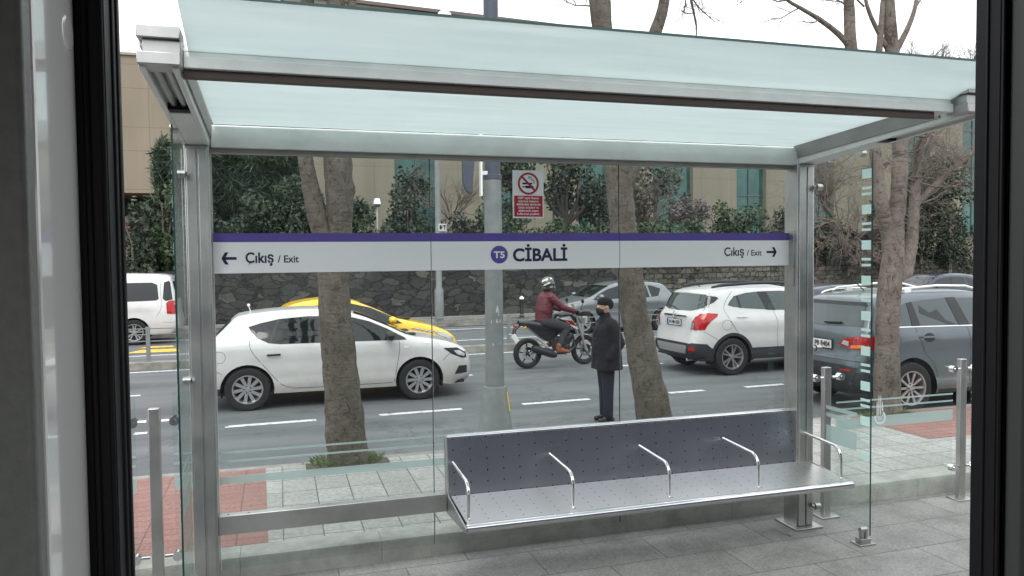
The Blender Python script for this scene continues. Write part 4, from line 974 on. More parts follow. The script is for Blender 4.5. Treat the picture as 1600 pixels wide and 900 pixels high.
# front layer: hedge-like shrubs on top of the wall
row = [(215, 305, 440, 60, 26.9, g_dark, 'leafy dark shrub hanging over the wall beside the white van'), (262, 290, 420, 70, 27.3, g_hedge, 'olive green shrub under the pine at left'),
       (350, 335, 420, 90, 28, g_dark, 'dark shrub at the lower left of the first glass pane'), (430, 300, 420, 110, 28.6, g_dark, 'full dark shrub under the pine crowns'),
       (470, 285, 400, 70, 29, g_dark, 'dark shrub touching the left limb of the forked trunk'), (585, 325, 410, 95, 28.5, g_hedge, 'green shrub under the white security camera'), (640, 308, 410, 80, 29, g_dark, 'dark shrub in front of the teal strip window'),
       (560, 312, 400, 60, 29.2, g_dark, 'dark shrub right of the forked trunk'), (715, 335, 410, 75, 28.6, g_olive, 'thin grey-green shrub left of the grey lamp post'), (752, 322, 410, 60, 28.9, g_hedge, 'green shrub directly behind the grey lamp post'),
       (820, 340, 410, 90, 28, g_hedge, 'clipped green shrub under the no smoking sign'), (890, 345, 410, 90, 28, g_hedge, 'clipped green shrub under the gnarled tree'), (950, 340, 410, 70, 28.2, g_dark, 'dark shrub behind the slanting trunk'),
       (1015, 345, 410, 80, 28, g_hedge, 'low green shrub right of the slanting trunk'), (1085, 352, 410, 80, 27.8, g_hedge, 'low bright green shrub under the pale blossom'), (1130, 318, 410, 70, 28.6, g_hedge, 'rounded green shrub right of the pale blossom'),
       (1180, 322, 410, 80, 28.4, g_hedge, 'rounded green shrub left of the right shelter post'), (1225, 330, 410, 60, 28.6, g_dark, 'dark shrub directly behind the right shelter post'),
       (1290, 345, 415, 90, 28.4, g_dark, 'dark shrub seen through the right wing pane'), (1335, 360, 420, 60, 28.0, g_brown, 'brownish shrub at the edge of the right wing pane'), (1440, 275, 420, 70, 27.8, g_dark, 'tall dark shrub right of the scarred trunk'),
       (1490, 255, 420, 90, 28.2, g_dark, 'large dark shrub beside the tram door edge'), (1470, 235, 330, 80, 30, g_olive, 'loose olive shrub above the large dark shrub'), (1380, 320, 420, 70, 28.6, g_dark, 'dark shrub behind the scarred trunk')]
for i, (px, p0, p1, w_, Y, m, lab) in enumerate(row):
    bush('shrub', px, p0, p1, w_, Y, m, lab, 'shrub', .105, 210, 13, 50+i, shell=.45, group='shrubs along the top of the stone wall')
# understorey so that no earth shows between the shrubs
gv = []; 
for i in range(260):
    x = -9+i*.16; leaves(gv, None, (x, wallY(x)+.6+rng.random()*.8, 1.9+.25*rng.random()), (.35, .4, .35+.15*rng.random()), 55, .11)
V = np.concatenate(gv); nq = len(V)//4; me = bpy.data.meshes.new('ivy'); me.from_pydata(V.tolist(), [], [tuple(range(4*i, 4*i+4)) for i in range(nq)]); me.materials.append(g_dark)
o = bpy.data.objects.new('ivy', me); col.objects.link(o); tag(o, 'dense dark green ground cover along the top of the stone wall', 'ground cover', kind='stuff')
# grass tuft round the left trunk
def tuft(cx, cy, r, n, lab, w=(.0, 6.3)):
    vs, fs = [], []; rd = random.Random(3)
    for i in range(n):
        a = rd.uniform(*w); q = r*rd.uniform(.75, 1.25); x = cx+math.cos(a)*q*1.25; y = cy+math.sin(a)*q*.8; h = rd.uniform(.03, .09); dx, dy = rd.uniform(-.05, .05), rd.uniform(-.04, .04)
        b = len(vs); vs += [(x-.004, y, .1), (x+.004, y, .1), (x+dx+.002, y+dy, .1+h*.7), (x+dx*1.7, y+dy*1.5, .1+h)]; fs.append((b, b+1, b+2, b+3))
    me = bpy.data.meshes.new('grass'); me.from_pydata(vs, [], fs); me.materials.append(island('grass_blade', [(.03, .05, .012), (.07, .11, .025), (.15, .19, .06)]))
    o = bpy.data.objects.new('grass', me); col.objects.link(o); tag(o, lab, 'grass', kind='stuff')
t1 = atZ(543, 723, .1); tuft(t1.x, t1.y+.05, .24, 420, 'green grass tuft round the foot of the forked tree')
t3_ = atZ(1386, 648, .1); tuft(t3_.x, t3_.y+.05, .24, 300, 'dry grass round the foot of the scarred tree')
# planting pits: dark earth square round each tree foot
pit = MB()
for q, w_ in ((t1, .42), (atZ(1030, 688, .1), .4), (t3_, .4)):
    pit.add([(q.x-w_, q.y-.25, .1085), (q.x+w_, q.y-.25, .1085), (q.x+w_, edgeY(q.x)-.165, .1085), (q.x-w_, edgeY(q.x)-.165, .1085)], [(0, 1, 2, 3)])
tag(pit.build('tree_pit', mat('pit_soil', (.07, .06, .045), .95, noise=.5, scale=12), smooth=0), kind='structure')

# ------------------------------------------------------------------ vehicles
def paint(name, c, metal=0, rough=.28):
    m = mat(name, c, rough, metal, coat=.55, noise=.05, scale=2.5)
    N, L = m.node_tree.nodes, m.node_tree.links; b = N['Principled BSDF']; src = b.inputs['Base Color'].links[0].from_socket   # road grime thrown up along the sills
    tc = N.new('ShaderNodeTexCoord'); sp = N.new('ShaderNodeSeparateXYZ'); L.new(tc.outputs['Object'], sp.inputs[0])
    n = N.new('ShaderNodeTexNoise'); n.inputs['Scale'].default_value = 5; n.inputs['Detail'].default_value = 8; n.inputs['Roughness'].default_value = .7; L.new(tc.outputs['Object'], n.inputs['Vector'])
    zz = N.new('ShaderNodeMath'); zz.operation = 'MULTIPLY_ADD'; zz.inputs[1].default_value = -.5; L.new(n.outputs[0], zz.inputs[0]); L.new(sp.outputs[2], zz.inputs[2])
    mr = N.new('ShaderNodeMapRange'); mr.inputs[1].default_value = .02; mr.inputs[2].default_value = .42; mr.inputs[3].default_value = .55; mr.inputs[4].default_value = 0; L.new(zz.outputs[0], mr.inputs[0])
    g = N.new('ShaderNodeMix'); g.data_type = 'RGBA'; L.new(mr.outputs[0], g.inputs[0]); L.new(src, g.inputs[6]); g.inputs[7].default_value = (.17, .155, .13, 1); L.new(g.outputs[2], b.inputs['Base Color'])
    return m
car_glass = mat('car_glass', (.008, .011, .012), .03, spec=.5)
car_glass_l = mat('light_car_glass', (.045, .062, .066), .04, spec=.6)
tyre_m = mat('tyre', (.011, .011, .012), .85, noise=.15, scale=20)
rim_m = mat('alloy_rim', (.50, .50, .51), .32, .85)
rim_dark = mat('rim_inside', (.015, .015, .016), .6)
red_lamp = mat('red_lamp', (.36, .006, .008), .15, coat=.5, spec=.3, noise=.25, scale=12)
orange_lamp = mat('orange_lamp', (.75, .22, .02), .12, coat=1)
clear_lamp = mat('clear_lamp', (.42, .43, .44), .08, .4, coat=1)
trim = mat('grey_trim', (.017, .019, .023), .55)
plate_m = mat('plate_white', (.62, .63, .62), .4)

def catmull(P, per=.06):
    P = [np.array(p, float) for p in P]; out = []
    for i in range(len(P)-1):
        a, b, c, d = P[max(i-1, 0)], P[i], P[i+1], P[min(i+2, len(P)-1)]
        k = max(1, int(np.linalg.norm(c-b)/per))
        for j in range(k):
            t = j/k; out.append(.5*((2*b)+(c-a)*t*.85+(2*a*.85-(5-.75*.6)*b+(4-.3*0)*c*1-d*.85)*0+0*t) if False else .5*((2*b)+(c-a)*t+(2*a-5*b+4*c-d)*t*t+(3*b-a-3*c+d)*t**3))
    out.append(P[-1]); return np.array(out)
def pip(pts, poly):
    x, z = pts[:, 0], pts[:, 1]; ins = np.zeros(len(pts), bool); n = len(poly)
    for i in range(n):
        x1, z1 = poly[i]; x2, z2 = poly[(i+1) % n]
        c = ((z1 > z) != (z2 > z)); 
        with np.errstate(divide='ignore', invalid='ignore'): xi = (x2-x1)*(z-z1)/(z2-z1+1e-12)+x1
        ins ^= c & (x < xi)
    return ins
def segdist(pts, line):
    best = np.full(len(pts), 1e9); arg = np.zeros(len(pts), int)
    for i in range(len(line)-1):
        a, b = line[i], line[i+1]; d = b-a; t = np.clip(((pts-a)@d)/(d@d+1e-12), 0, 1)
        q = np.hypot(*((pts-(a+t[:, None]*d)).T)); m = q < best; best[m] = q[m]; arg[m] = i
    return best, arg
def cdt(polys, spacing, outer=None):
    """triangulate the area of polys[0] with interior points; returns verts, tris"""
    P0 = np.array(polys[0]); mn_, mx_ = P0.min(0), P0.max(0); verts = []; faces = []
    for pl in polys:
        b = len(verts); pl2 = []
        for i in range(len(pl)):
            a, c = np.array(pl[i]), np.array(pl[(i+1) % len(pl)]); k = max(1, int(np.linalg.norm(c-a)/spacing))
            for j in range(k): pl2.append(a+(c-a)*j/k)
        verts += pl2; faces.append(list(range(b, b+len(pl2))))
    gx = np.arange(mn_[0]+spacing/2, mx_[0], spacing); gz = np.arange(mn_[1]+spacing/2, mx_[1], spacing)
    G = np.array([(x+(spacing/2 if j % 2 else 0), z) for j, z in enumerate(gz) for x in gx]) if len(gx) and len(gz) else np.zeros((0, 2))
    if len(G):
        G = G[pip(G, polys[0])]
        if len(G):
            ring = np.vstack([P0, P0[:1]]); d, _ = segdist(G, ring); G = G[d > spacing*.35]
    allv = [Vector((float(v[0]), float(v[1]))) for v in verts]+[Vector((float(a), float(b))) for a, b in G]
    r = geometry.delaunay_2d_cdt(allv, [], faces, 0, 1e-5)
    V = np.array([tuple(v) for v in r[0]]); F = [f for f in r[2] if len(f) == 3]
    C = np.array([V[list(f)].mean(0) for f in F]); ins = pip(C, polys[0])
    return V, [f for f, k in zip(F, ins) if k], C[ins]
class Car:
    def __init__(s, name, label, cat, loc, rz, top, W, WB, rw, bottom=.2, scale=1, group=None, belt=.95, tumble=.33, rr=.13, plan=.75, plan_in=.16, arch=None, wheel_w=.2):
        s.t = thing(name, loc, label, cat, rz, group, scale); s.W, s.WB, s.rw, s.belt, s.tumble, s.rr = W, WB, rw, belt, tumble, rr
        s.plan, s.pin = plan, plan_in; s.arch = arch or rw*1.16; s.bottom = bottom; s.wheel_w = wheel_w
        s.top = catmull(top)          # front bottom -> over the roof -> rear bottom
        s.xf, s.xr = s.top[:, 0].max(), s.top[:, 0].min()
        pl = [tuple(p) for p in s.top]; lowz = bottom
        def arc(cx): # left to right over the wheel, x ascending
            a0 = math.asin(min(.95, max(-.9, (lowz-rw)/s.arch))); n = 18; 
            return [(cx-math.cos(a0+(math.pi-2*a0)*k/n)*s.arch*1, rw+math.sin(a0+(math.pi-2*a0)*k/n)*s.arch) for k in range(n+1)]
        pl += [(x, z) for x, z in arc(0)]+[(x, z) for x, z in arc(WB)]
        s.outline = pl
    def wd(s, x, z):
        w = np.full(np.shape(x), s.W/2, float)
        w = w*(1-.035*np.clip((z-.62)/.45, -1.2, 1.2)**2)
        zs = s.belt-.14; mid = np.clip((x-s.xr-.5)/.3, 0, 1)*np.clip((s.xf-.6-x)/.3, 0, 1)
        w = w-.022*np.clip((zs-z)/.10, 0, 1)*mid+.020*np.clip((.44-z)/.05, 0, 1)*mid
        w = w-np.clip(z-s.belt, 0, 9)*s.tumble-np.clip(z-s.belt, 0, 9)**2*.12
        for e, sg in ((s.xf, 1), (s.xr, -1)):
            t = np.clip(1-np.abs(x-e)/s.plan, 0, 1); w = w-s.pin*t**2.2*(1 if sg > 0 else .75)
        return w
    def yside(s, P):
        d, _ = segdist(P, s.top); r = s.rr; k = np.clip(1-d/r, 0, 1)
        y = s.wd(P[:, 0], P[:, 1])-r*.75*(1-np.sqrt(np.clip(1-k*k, 0, 1)))
        ins = pip(P, [tuple(q) for q in s.top])|(d < 1e-4); return np.where(ins, y, -1)
    def xend(s, y, z, rear=True):
        y = np.abs(y); lo = np.full(len(y), s.xr-.02 if rear else s.xf+.02); hi = np.full(len(y), s.WB*.5)
        for _ in range(26):
            m = (lo+hi)/2; ins = s.yside(np.stack([m, z], 1)) >= y; hi = np.where(ins, m, hi); lo = np.where(ins, lo, m)
        return hi
    def body(s, m, mats_polys=(), name='body'):
        """mats_polys: [(material, polygon)] regions of the side painted differently"""
        polys = [s.outline]; V, F, C = cdt(polys, .055); mats = [m]+[a for a, _ in mats_polys]
        if mats_polys:
            V, F, C = cdt(polys+[p for _, p in mats_polys], .055)
        mi = np.zeros(len(F), int)
        for k, (_, p) in enumerate(mats_polys): mi[pip(C, p)] = k+1
        y = s.wd(V[:, 0], V[:, 1]); d, _ = segdist(V, s.top); k = np.clip(1-d/s.rr, 0, 1)
        y = y-s.rr*.75*(1-np.sqrt(np.clip(1-k*k, 0, 1))); mb = MB()
        for sg in (1, -1):
            b = len(mb.v); mb.v += [(float(a), float(yy*sg), float(z)) for (a, z), yy in zip(V, y)]
            for f, q in zip(F, mi): mb.f.append(tuple(b+i for i in (f if sg < 0 else f[::-1]))); mb.m.append(int(q))
        T_ = s.top; h = s.wd(T_[:, 0], T_[:, 1])-s.rr*.75; n = 13; b = len(mb.v)
        for i, (x, z) in enumerate(T_):
            a = T_[max(i-1, 0)]; c = T_[min(i+1, len(T_)-1)]; t = (c-a)/np.linalg.norm(c-a); nx, nz = (t[1], -t[0]); 
            for j in range(n):
                q = -1+2*j/(n-1); cr = .02*(1-q*q); mb.v.append((float(x-nx*-cr if False else x+nx*cr), float(h[i]*q), float(z+nz*cr)))
        for i in range(len(T_)-1):
            for j in range(n-1): mb.f.append((b+i*n+j, b+i*n+j+1, b+(i+1)*n+j+1, b+(i+1)*n+j)); 
            for j in range(n-1):
                zc = (T_[i][1]+T_[i+1][1])/2; xc = (T_[i][0]+T_[i+1][0])/2; q = 0
                for k2, (_, p) in enumerate(mats_polys):
                    if pip(np.array([[xc+(.02 if xc < s.WB/2 else -.02), zc]]), p)[0]: q = k2+1
                mb.m.append(q)
        o = mb.build(name, mats, s.t, smooth=40); me = o.data
        bm = bmesh.new(); bm.from_mesh(me); bmesh.ops.remove_doubles(bm, verts=bm.verts, dist=.0008); bmesh.ops.recalc_face_normals(bm, faces=bm.faces); bm.to_mesh(me); bm.free()
        me.shade_smooth(); me.set_sharp_from_angle(angle=R(38))
        # underbody and wheel housings
        u = MB(); u.box(s.xr+.15, s.xf-.15, -s.W/2+.1, s.W/2-.1, s.bottom-.01, s.bottom+.03)
        u.box(s.rw*1.2, s.WB-s.rw*1.2, -s.W/2+.09, s.W/2-.09, s.bottom, .62); u.box(-s.rw*1.25, s.WB+s.rw*1.25, -s.W/2+.32, s.W/2-.32, s.bottom, .75)
        for cx in (0, s.WB):
            for sg in (1, -1):
                rr_ = s.arch+.004; yo = sg*(s.W/2-.035); yi = sg*(s.W/2-.33)
                pr = [(cx+math.cos(R(a))*rr_, s.rw+math.sin(R(a))*rr_) for a in range(-20, 201, 10)]
                bb = len(u.v)
                for (x, z) in pr: u.v += [(x, yo, z), (x, yi, z)]
                for i in range(len(pr)-1): u.f.append((bb+2*i, bb+2*i+1, bb+2*i+3, bb+2*i+2)); u.m.append(0)
        u.build('underbody', blackmat, s.t, smooth=0, fix=False); s.bodyobj = o; return o
    def side(s, name, poly, m, off=.004, sides=(-1, 1), parent=None, sp=.05, smooth=40, thick=0):
        V, F, C = cdt([poly], sp); y = s.wd(V[:, 0], V[:, 1]); d, _ = segdist(V, s.top); k = np.clip(1-d/s.rr, 0, 1); ins = pip(V, [tuple(q) for q in s.top])
        y = y-s.rr*.75*(1-np.sqrt(np.clip(1-np.where(ins, k, 1)**2, 0, 1)))+off; os_ = []
        for sg in sides:
            mb = MB(); mb.v = [(float(a), float(yy*sg), float(z)) for (a, z), yy in zip(V, y)]
            mb.f = [tuple(f if sg < 0 else f[::-1]) for f in F]; mb.m = [0]*len(F); os_.append(mb.build(name, m, parent or s.t, smooth=smooth, fix=False))
        return os_
    def line(s, pts, m=None, w=.007, sides=(-1, 1), name='panel_gap', off=.0015):
        c = catmull(pts, .05); mb = MB()
        for sg in sides:
            b = len(mb.v)
            for i, p in enumerate(c):
                t = c[min(i+1, len(c)-1)]-c[max(i-1, 0)]; t = t/np.linalg.norm(t); nrm = np.array([-t[1], t[0]])*w/2
                q = np.array([p+nrm, p-nrm]); y = s.wd(q[:, 0], q[:, 1]); d, _ = segdist(q, s.top); k = np.clip(1-d/s.rr, 0, 1); y = y-s.rr*.75*(1-np.sqrt(np.clip(1-k*k, 0, 1)))+off
                mb.v += [(float(q[0][0]), float(y[0]*sg), float(q[0][1])), (float(q[1][0]), float(y[1]*sg), float(q[1][1]))]
            for i in range(len(c)-1): mb.f.append((b+2*i, b+2*i+1, b+2*i+3, b+2*i+2)); mb.m.append(0)
        return mb
    def end(s, name, poly, m, rear=True, off=.006, parent=None, sp=.06, mirror=False):
        """poly in (y, z), laid on the rear or front of the body"""
        outs = []
        for mir in ((1, -1) if mirror else (1,)):
            V, F, C = cdt([poly], sp); y = V[:, 0]*mir; z = V[:, 1]; x = s.xend(y, z, rear); e = .01
            x2 = s.xend(y, z+e, rear); sl = np.abs(x2-x)/e; crown = .020*np.sqrt(1+np.minimum(sl, 4)**2)*np.clip(1-(np.abs(y)/(s.W/2*.72))**2, 0, 1)
            x = x+(-(off*np.sqrt(1+np.minimum(sl, 4)**2)+crown) if rear else (off*np.sqrt(1+np.minimum(sl, 4)**2)+crown)); mb = MB()
            mb.v = [(float(a), float(b_), float(c_)) for a, b_, c_ in zip(x, y, z)]; mb.f = [tuple(f) for f in F]; mb.m = [0]*len(F)
            outs.append(mb.build(name, m, parent or s.t, smooth=50, fix=False))
        return outs
    def wheels(s, spokes=10, pair=False, twist=.0, rim_r=None, sw=.032):
        rw = s.rw; rim = rim_r or rw*.66; w = s.wheel_w; proto = None
        for cx in (0, s.WB):
            for sg in (-1, 1):
                if proto is None:
                    e = bpy.data.objects.new('wheel', None); col.objects.link(e); e.parent = s.t
                    ty = MB().lathe([(rim, -w/2+.01), (rw*.80, -w/2), (rw*.93, -w/2+.004), (rw*.985, -w/2+.022), (rw, -w/2+.045), (rw, w/2-.045), (rw*.985, w/2-.022), (rw*.93, w/2-.004), (rim, w/2-.01)], 44, 'y')
                    for k in (-.03, 0, .03): ty.lathe([(rw*1.0005, k-.003), (rw*.9995, k+.003)], 40, 'y')
                    ty.build('tyre', tyre_m, e, smooth=30)
                    rm = MB().lathe([(rim+.002, -w/2+.012), (rim+.004, -w/2+.004), (rim-.012, -w/2+.006), (rim-.022, -w/2+.03), (rim-.03, w/2-.03), (rim, w/2)], 44, 'y')
                    y0, y1 = -w/2+.022, -w/2+.05
                    n = spokes
                    for k in range(n):
                        a = 2*math.pi*k/n
                        for da in ((-.20, .20) if pair else (0,)):
                            a0 = a+da*.6; a1 = a+da+twist; wi, wo = sw*.75*(.55 if pair else 1), sw*(.42 if pair else 1.0)
                            pi = (math.cos(a0)*.045, math.sin(a0)*.045); po = (math.cos(a1)*(rim-.012), math.sin(a1)*(rim-.012))
                            t = Vector((po[0]-pi[0], 0, po[1]-pi[1])).normalized(); nn = Vector((-t.z, 0, t.x))
                            A = Vector((pi[0], 0, pi[1])); Bq = Vector((po[0], 0, po[1]))
                            vs = [A+nn*wi/2, A-nn*wi/2, Bq-nn*wo/2, Bq+nn*wo/2]
                            rm.add([(v.x, y0+(.008 if i < 2 else 0), v.z) for i, v in enumerate(vs)]+[(v.x, y1, v.z) for v in vs], [(0, 1, 2, 3), (7, 6, 5, 4), (0, 4, 5, 1), (1, 5, 6, 2), (2, 6, 7, 3), (3, 7, 4, 0)])
                    rm.lathe([(.0001, y0-.004), (.03, y0-.004), (.034, y0+.002), (.062, y0+.004), (.066, y0+.03)], 24, 'y')
                    rm.build('rim', rim_m, e, smooth=30)
                    dk = MB().lathe([(.0001, .0), (rim-.028, .0)], 30, 'y'); dk.build('brake_disc', rim_dark, e, smooth=0)
                    nu = MB()
                    for k in range(5): a = 2*math.pi*(k+.5)/5; nu.cyl((math.cos(a)*.049, y0-.006, math.sin(a)*.049), (math.cos(a)*.049, y0+.01, math.sin(a)*.049), .009, n=8)
                    nu.build('wheel_bolts', dark, e); proto = e; c = e
                else: c = copy_tree(proto, s.t)
                c.location = (cx, sg*(s.W/2-.02-w/2), rw); c.rotation_euler = (0, R(17*cx+31*(sg+1)), 0 if sg < 0 else math.pi)
    def mirror_(s, x, z, m, base=dark):
        for sg in (-1, 1):
            y = sg*(s.W/2-.03)
            b = MB().ball((x, y+sg*.13, z+.05), (.075, .11, .068), 14); b.tube([(x+.04, y-.02*sg, z-.02), (x+.01, y+.07*sg, z+.0)], .028, 8)
            b.build('door_mirror', m, s.t)
def plate(car, y, z, text, rear=True, w=.50, px=None):
    hx = car.xend(np.array([y]), np.array([z]), rear)[0]-.035
    h = bpy.data.objects.new('number_plate', None)
    o = MB().box(hx-.006, hx+.004, y-w/2, y+w/2, z-.055, z+.055).build('number_plate', plate_m, car.t, smooth=0)
    MB().box(hx-.003, hx+.005, y-w/2-.012, y+w/2+.012, z-.067, z+.067).build('plate_frame', dark, o, smooth=0)
    MB().box(hx-.0085, hx-.0065, y+w/2-.045, y+w/2, z-.05, z+.05).build('blue_strip', mat('plate_blue', (.01, .04, .3), .4), o, smooth=0)
    t = txt('plate_letters', text, hx-.0095, z-.036, .10, blackmat, o, y+w/2-.06, axis='rear', width=w-.09, bold=.002)
    return o
XA = lambda s: None
RD = R(2.1)
white_c = paint('white_car_paint', (.55, .55, .545)); silver_c = paint('silver_car_paint', (.19, .205, .22), .5, .33); grey_c = paint('grey_car_paint', (.095, .118, .135), .45, .35)
yellow_c = paint('taxi_yellow_paint', (.82, .50, .01)); navy_c = paint('dark_navy_paint', (.02, .026, .045), .2)
# --- white hatchback in front
WB = 2.47
c = Car('parked_car', 'white five-door hatchback seen side-on behind the forked tree trunk', 'car', (-.47, 12.70, 0), RD*.3,
        [(WB+.60, .20), (WB+.80, .26), (WB+.855, .40), (WB+.85, .56), (WB+.78, .72), (WB+.58, .845), (WB+.25, .93), (WB-.12, 1.00), (WB-.45, 1.16), (WB-.85, 1.335), (WB-1.2, 1.425), (.85, 1.445), (.4, 1.43), (.05, 1.395), (-.13, 1.36), (-.17, 1.335), (-.30, 1.20), (-.47, 1.03), (-.56, .98), (-.63, .85), (-.665, .62), (-.66, .42), (-.60, .27), (-.52, .22)],
        1.69, WB, .315, bottom=.24, scale=1.035, belt=.93, tumble=.36)
c.t.scale = (1.035, 1.035, 1.005)
c.body(white_c, [(trim, [(-.9, .1), (-.9, .34), (-.36, .34), (-.36, .1)])])
MB().box(-.3, .3, -.5, .5, 0, .01)
sw1 = [(.03, 1.225), (.06, 1.16), (.15, 1.06), (.30, .985), (.45, .965), (1.2, .962), (2.28, .955), (2.25, .99), (2.0, 1.13), (1.75, 1.245), (1.5, 1.315), (1.2, 1.345), (.85, 1.352), (.45, 1.325), (.20, 1.275)]
c.side('side_window', sw1, car_glass)
c.side('window_pillar', [(.99, .967), (1.13, .967), (1.10, 1.342), (1.0, 1.345)], dark, off=.008)
c.side('window_pillar', [(.30, .99), (.335, .985), (.46, 1.32), (.42, 1.315)], dark, off=.008)
c.side('window_pillar', [(1.98, .963), (2.02, .963), (2.02, 1.10), (1.97, 1.13)], dark, off=.008)
mb = c.line([(.05, 1.05), (.04, .95), (.10, .82), (.30, .56), (.45, .38), (.60, .315), (.80, .30), (2.06, .30)]); 
for p in ([(1.06, .96), (1.08, .6), (1.06, .31)], [(2.16, .955), (2.17, .8), (2.12, .5), (2.08, .31)], [(WB+.78, .71), (WB+.5, .72), (WB+.36, .60)], [(-.66, .70), (-.45, .62), (-.34, .55)]):
    q = c.line(p); mb.add(q.v, q.f)
mb.add(*(lambda q: (q.v, q.f))(c.line([(-.37+.085*math.cos(a/12*2*math.pi), .80+.085*math.sin(a/12*2*math.pi)) for a in range(13)], w=.005)))
mb.build('panel_gaps', dark, c.t, smooth=0, fix=False)
for x in (.27, 1.32): c.side('door_handle', [(x, .795), (x+.19, .80), (x+.19, .83), (x, .825)], dark, off=.03)
c.side('tail_lamp', [(-.64, .88), (-.50, .92), (-.46, .85), (-.56, .72), (-.66, .70)], red_lamp, off=.006)
c.side('headlamp', [(WB+.37, .80), (WB+.60, .79), (WB+.75, .70), (WB+.76, .62), (WB+.68, .62), (WB+.50, .70)], dark, off=.004); c.side('headlamp_lens', [(WB+.54, .75), (WB+.64, .745), (WB+.73, .68), (WB+.71, .645), (WB+.60, .68)], clear_lamp, off=.009)
c.side('fog_lamp', [(WB+.55, .37), (WB+.76, .38), (WB+.76, .50), (WB+.62, .50)], dark, off=.005)
c.end('rear_window', [(-.50, 1.03), (.50, 1.03), (.44, 1.31), (-.44, 1.31)], car_glass_l); c.end('windscreen', [(-.62, 1.02), (.62, 1.02), (.52, 1.38), (-.52, 1.38)], car_glass, rear=False)
c.side('indicator_badge', [(2.24, .83), (2.31, .83), (2.31, .86), (2.24, .86)], alu, off=.006)
c.mirror_(2.02, .985, dark); c.wheels(10, False, .12, sw=.052)
MB().tube([(.05, 0, 1.40), (.02, 0, 1.50)], .006).ball((.02, 0, 1.51), .022, 8).build('aerial', white_s, c.t)
MB().box(WB-.22, WB+.0, -.55, -.35, 1.0, 1.02).box(WB-.22, WB+.0, .1, .35, 1.0, 1.02).build('wiper', dark, c.t)

# --- yellow taxi
WB = 2.6
c = Car('taxi', 'yellow taxi with checkered stripe half hidden behind the white hatchback', 'taxi', (3.35-.85-WB, 15.35, 0), RD,
        [(WB+.60, .20), (WB+.80, .27), (WB+.86, .42), (WB+.85, .58), (WB+.72, .74), (WB+.45, .87), (WB+.05, .98), (WB-.35, 1.08), (WB-.75, 1.27), (WB-1.1, 1.41), (WB-1.40, 1.47), (.95, 1.475), (.62, 1.445), (.34, 1.39), (.24, 1.35), (.02, 1.2), (-.28, 1.05), (-.62, .98), (-.72, .7), (-.72, .45), (-.6, .24)],
        1.76, WB, .32, bottom=.24, belt=.96, tumble=.36)
c.body(yellow_c)
c.side('side_window', [(.25, 1.18), (.4, 1.06), (.55, 1.02), (1.2, 1.0), (2.33, .99), (2.15, 1.12), (1.75, 1.30), (1.4, 1.385), (1.05, 1.40), (.72, 1.37), (.45, 1.29)], car_glass)
c.side('side_window_trim', [(1.02, 1.005), (1.14, 1.005), (1.10, 1.40), (1.02, 1.40)], dark, off=.008)
mb = c.line([(1.08, .98), (1.1, .3)]); q = c.line([(2.2, .97), (2.2, .8), (2.1, .35)]); mb.add(q.v, q.f); mb.build('panel_gaps', dark, c.t, smooth=0, fix=False)
ck = MB(); blue = mat('checker_blue', (.05, .07, .22), .4); wht = mat('checker_white', (.7, .7, .68), .4)
def checker(x0, x1, z0, z1, nx, nz, slope=0, nm='checker_band'):
    for j in range(nz):
        for i in range(nx):
            a = x0+(x1-x0)*i/nx; b = x0+(x1-x0)*(i+1)/nx; lo = z0+(z1-z0)*j/nz; hi = z0+(z1-z0)*(j+1)/nz
            q = c.line([(a, (lo+hi)/2+slope*(a-x0)), (b, (lo+hi)/2+slope*(b-x0))], w=hi-lo, off=.006 )
            ck.add(q.v, q.f, (i+j) % 2)
checker(1.2, 2.2, .84, .93, 12, 2); checker(2.5, 3.05, .885, .91, 12, 2, -.22)
ck.build('checker_band', [blue, wht], c.t, smooth=0, fix=False)
c.side('headlamp', [(WB+.32, .84), (WB+.52, .79), (WB+.76, .66), (WB+.74, .60), (WB+.62, .62), (WB+.46, .72)], clear_lamp, off=.008)
c.end('windscreen', [(-.62, 1.06), (.62, 1.06), (.54, 1.40), (-.54, 1.40)], car_glass, rear=False)
c.mirror_(2.12, 1.02, yellow_c); c.wheels(10, sw=.04); MB().box(WB-.3, WB-.05, -.5, -.2, 1.04, 1.065).build('wiper', dark, c.t)

# --- white crossover
WB = 2.555
c = Car('parked_car', 'white crossover with dark lower cladding seen from behind, left of the right shelter post', 'car', (7.99, 13.17, 0), RD*.6,
        [(WB+.68, .24), (WB+.88, .32), (WB+.93, .52), (WB+.92, .75), (WB+.80, .95), (WB+.4, 1.06), (WB-.15, 1.15), (WB-.55, 1.36), (WB-.95, 1.55), (WB-1.4, 1.64), (.75, 1.655), (.3, 1.64), (-.10, 1.60), (-.36, 1.55), (-.42, 1.525), (-.46, 1.44), (-.60, 1.18), (-.66, 1.12), (-.69, 1.0), (-.70, .86), (-.73, .70), (-.76, .60), (-.78, .52), (-.76, .42), (-.66, .31), (-.55, .27)],
        1.775, WB, .345, bottom=.29, belt=1.03, tumble=.30, arch=.405, plan=.85, plan_in=.20, wheel_w=.22, rr=.15)
arch_trim = lambda cx, rw, ar, wd_: [(cx+math.cos(R(a))*(ar+wd_), rw+math.sin(R(a))*(ar+wd_)) for a in range(-25, 206, 11)]+[(cx+math.cos(R(a))*(ar-.01), rw+math.sin(R(a))*(ar-.01)) for a in range(205, -26, -11)]
c.body(white_c, [(trim, [(-1, .1), (-1, .615), (-.70, .612), (-.52, .60), (-.44, .53), (-.3, .45), (.3, .45), (.42, .50), (2.1, .50), (2.2, .4), (2.9, .4), (3.1, .55), (4, .55), (4, .1)])])
c.side('arch_trim', arch_trim(0, .345, .405, .045), trim, off=.008, sp=.04); c.side('arch_trim', arch_trim(WB, .345, .405, .045), trim, off=.008, sp=.04)
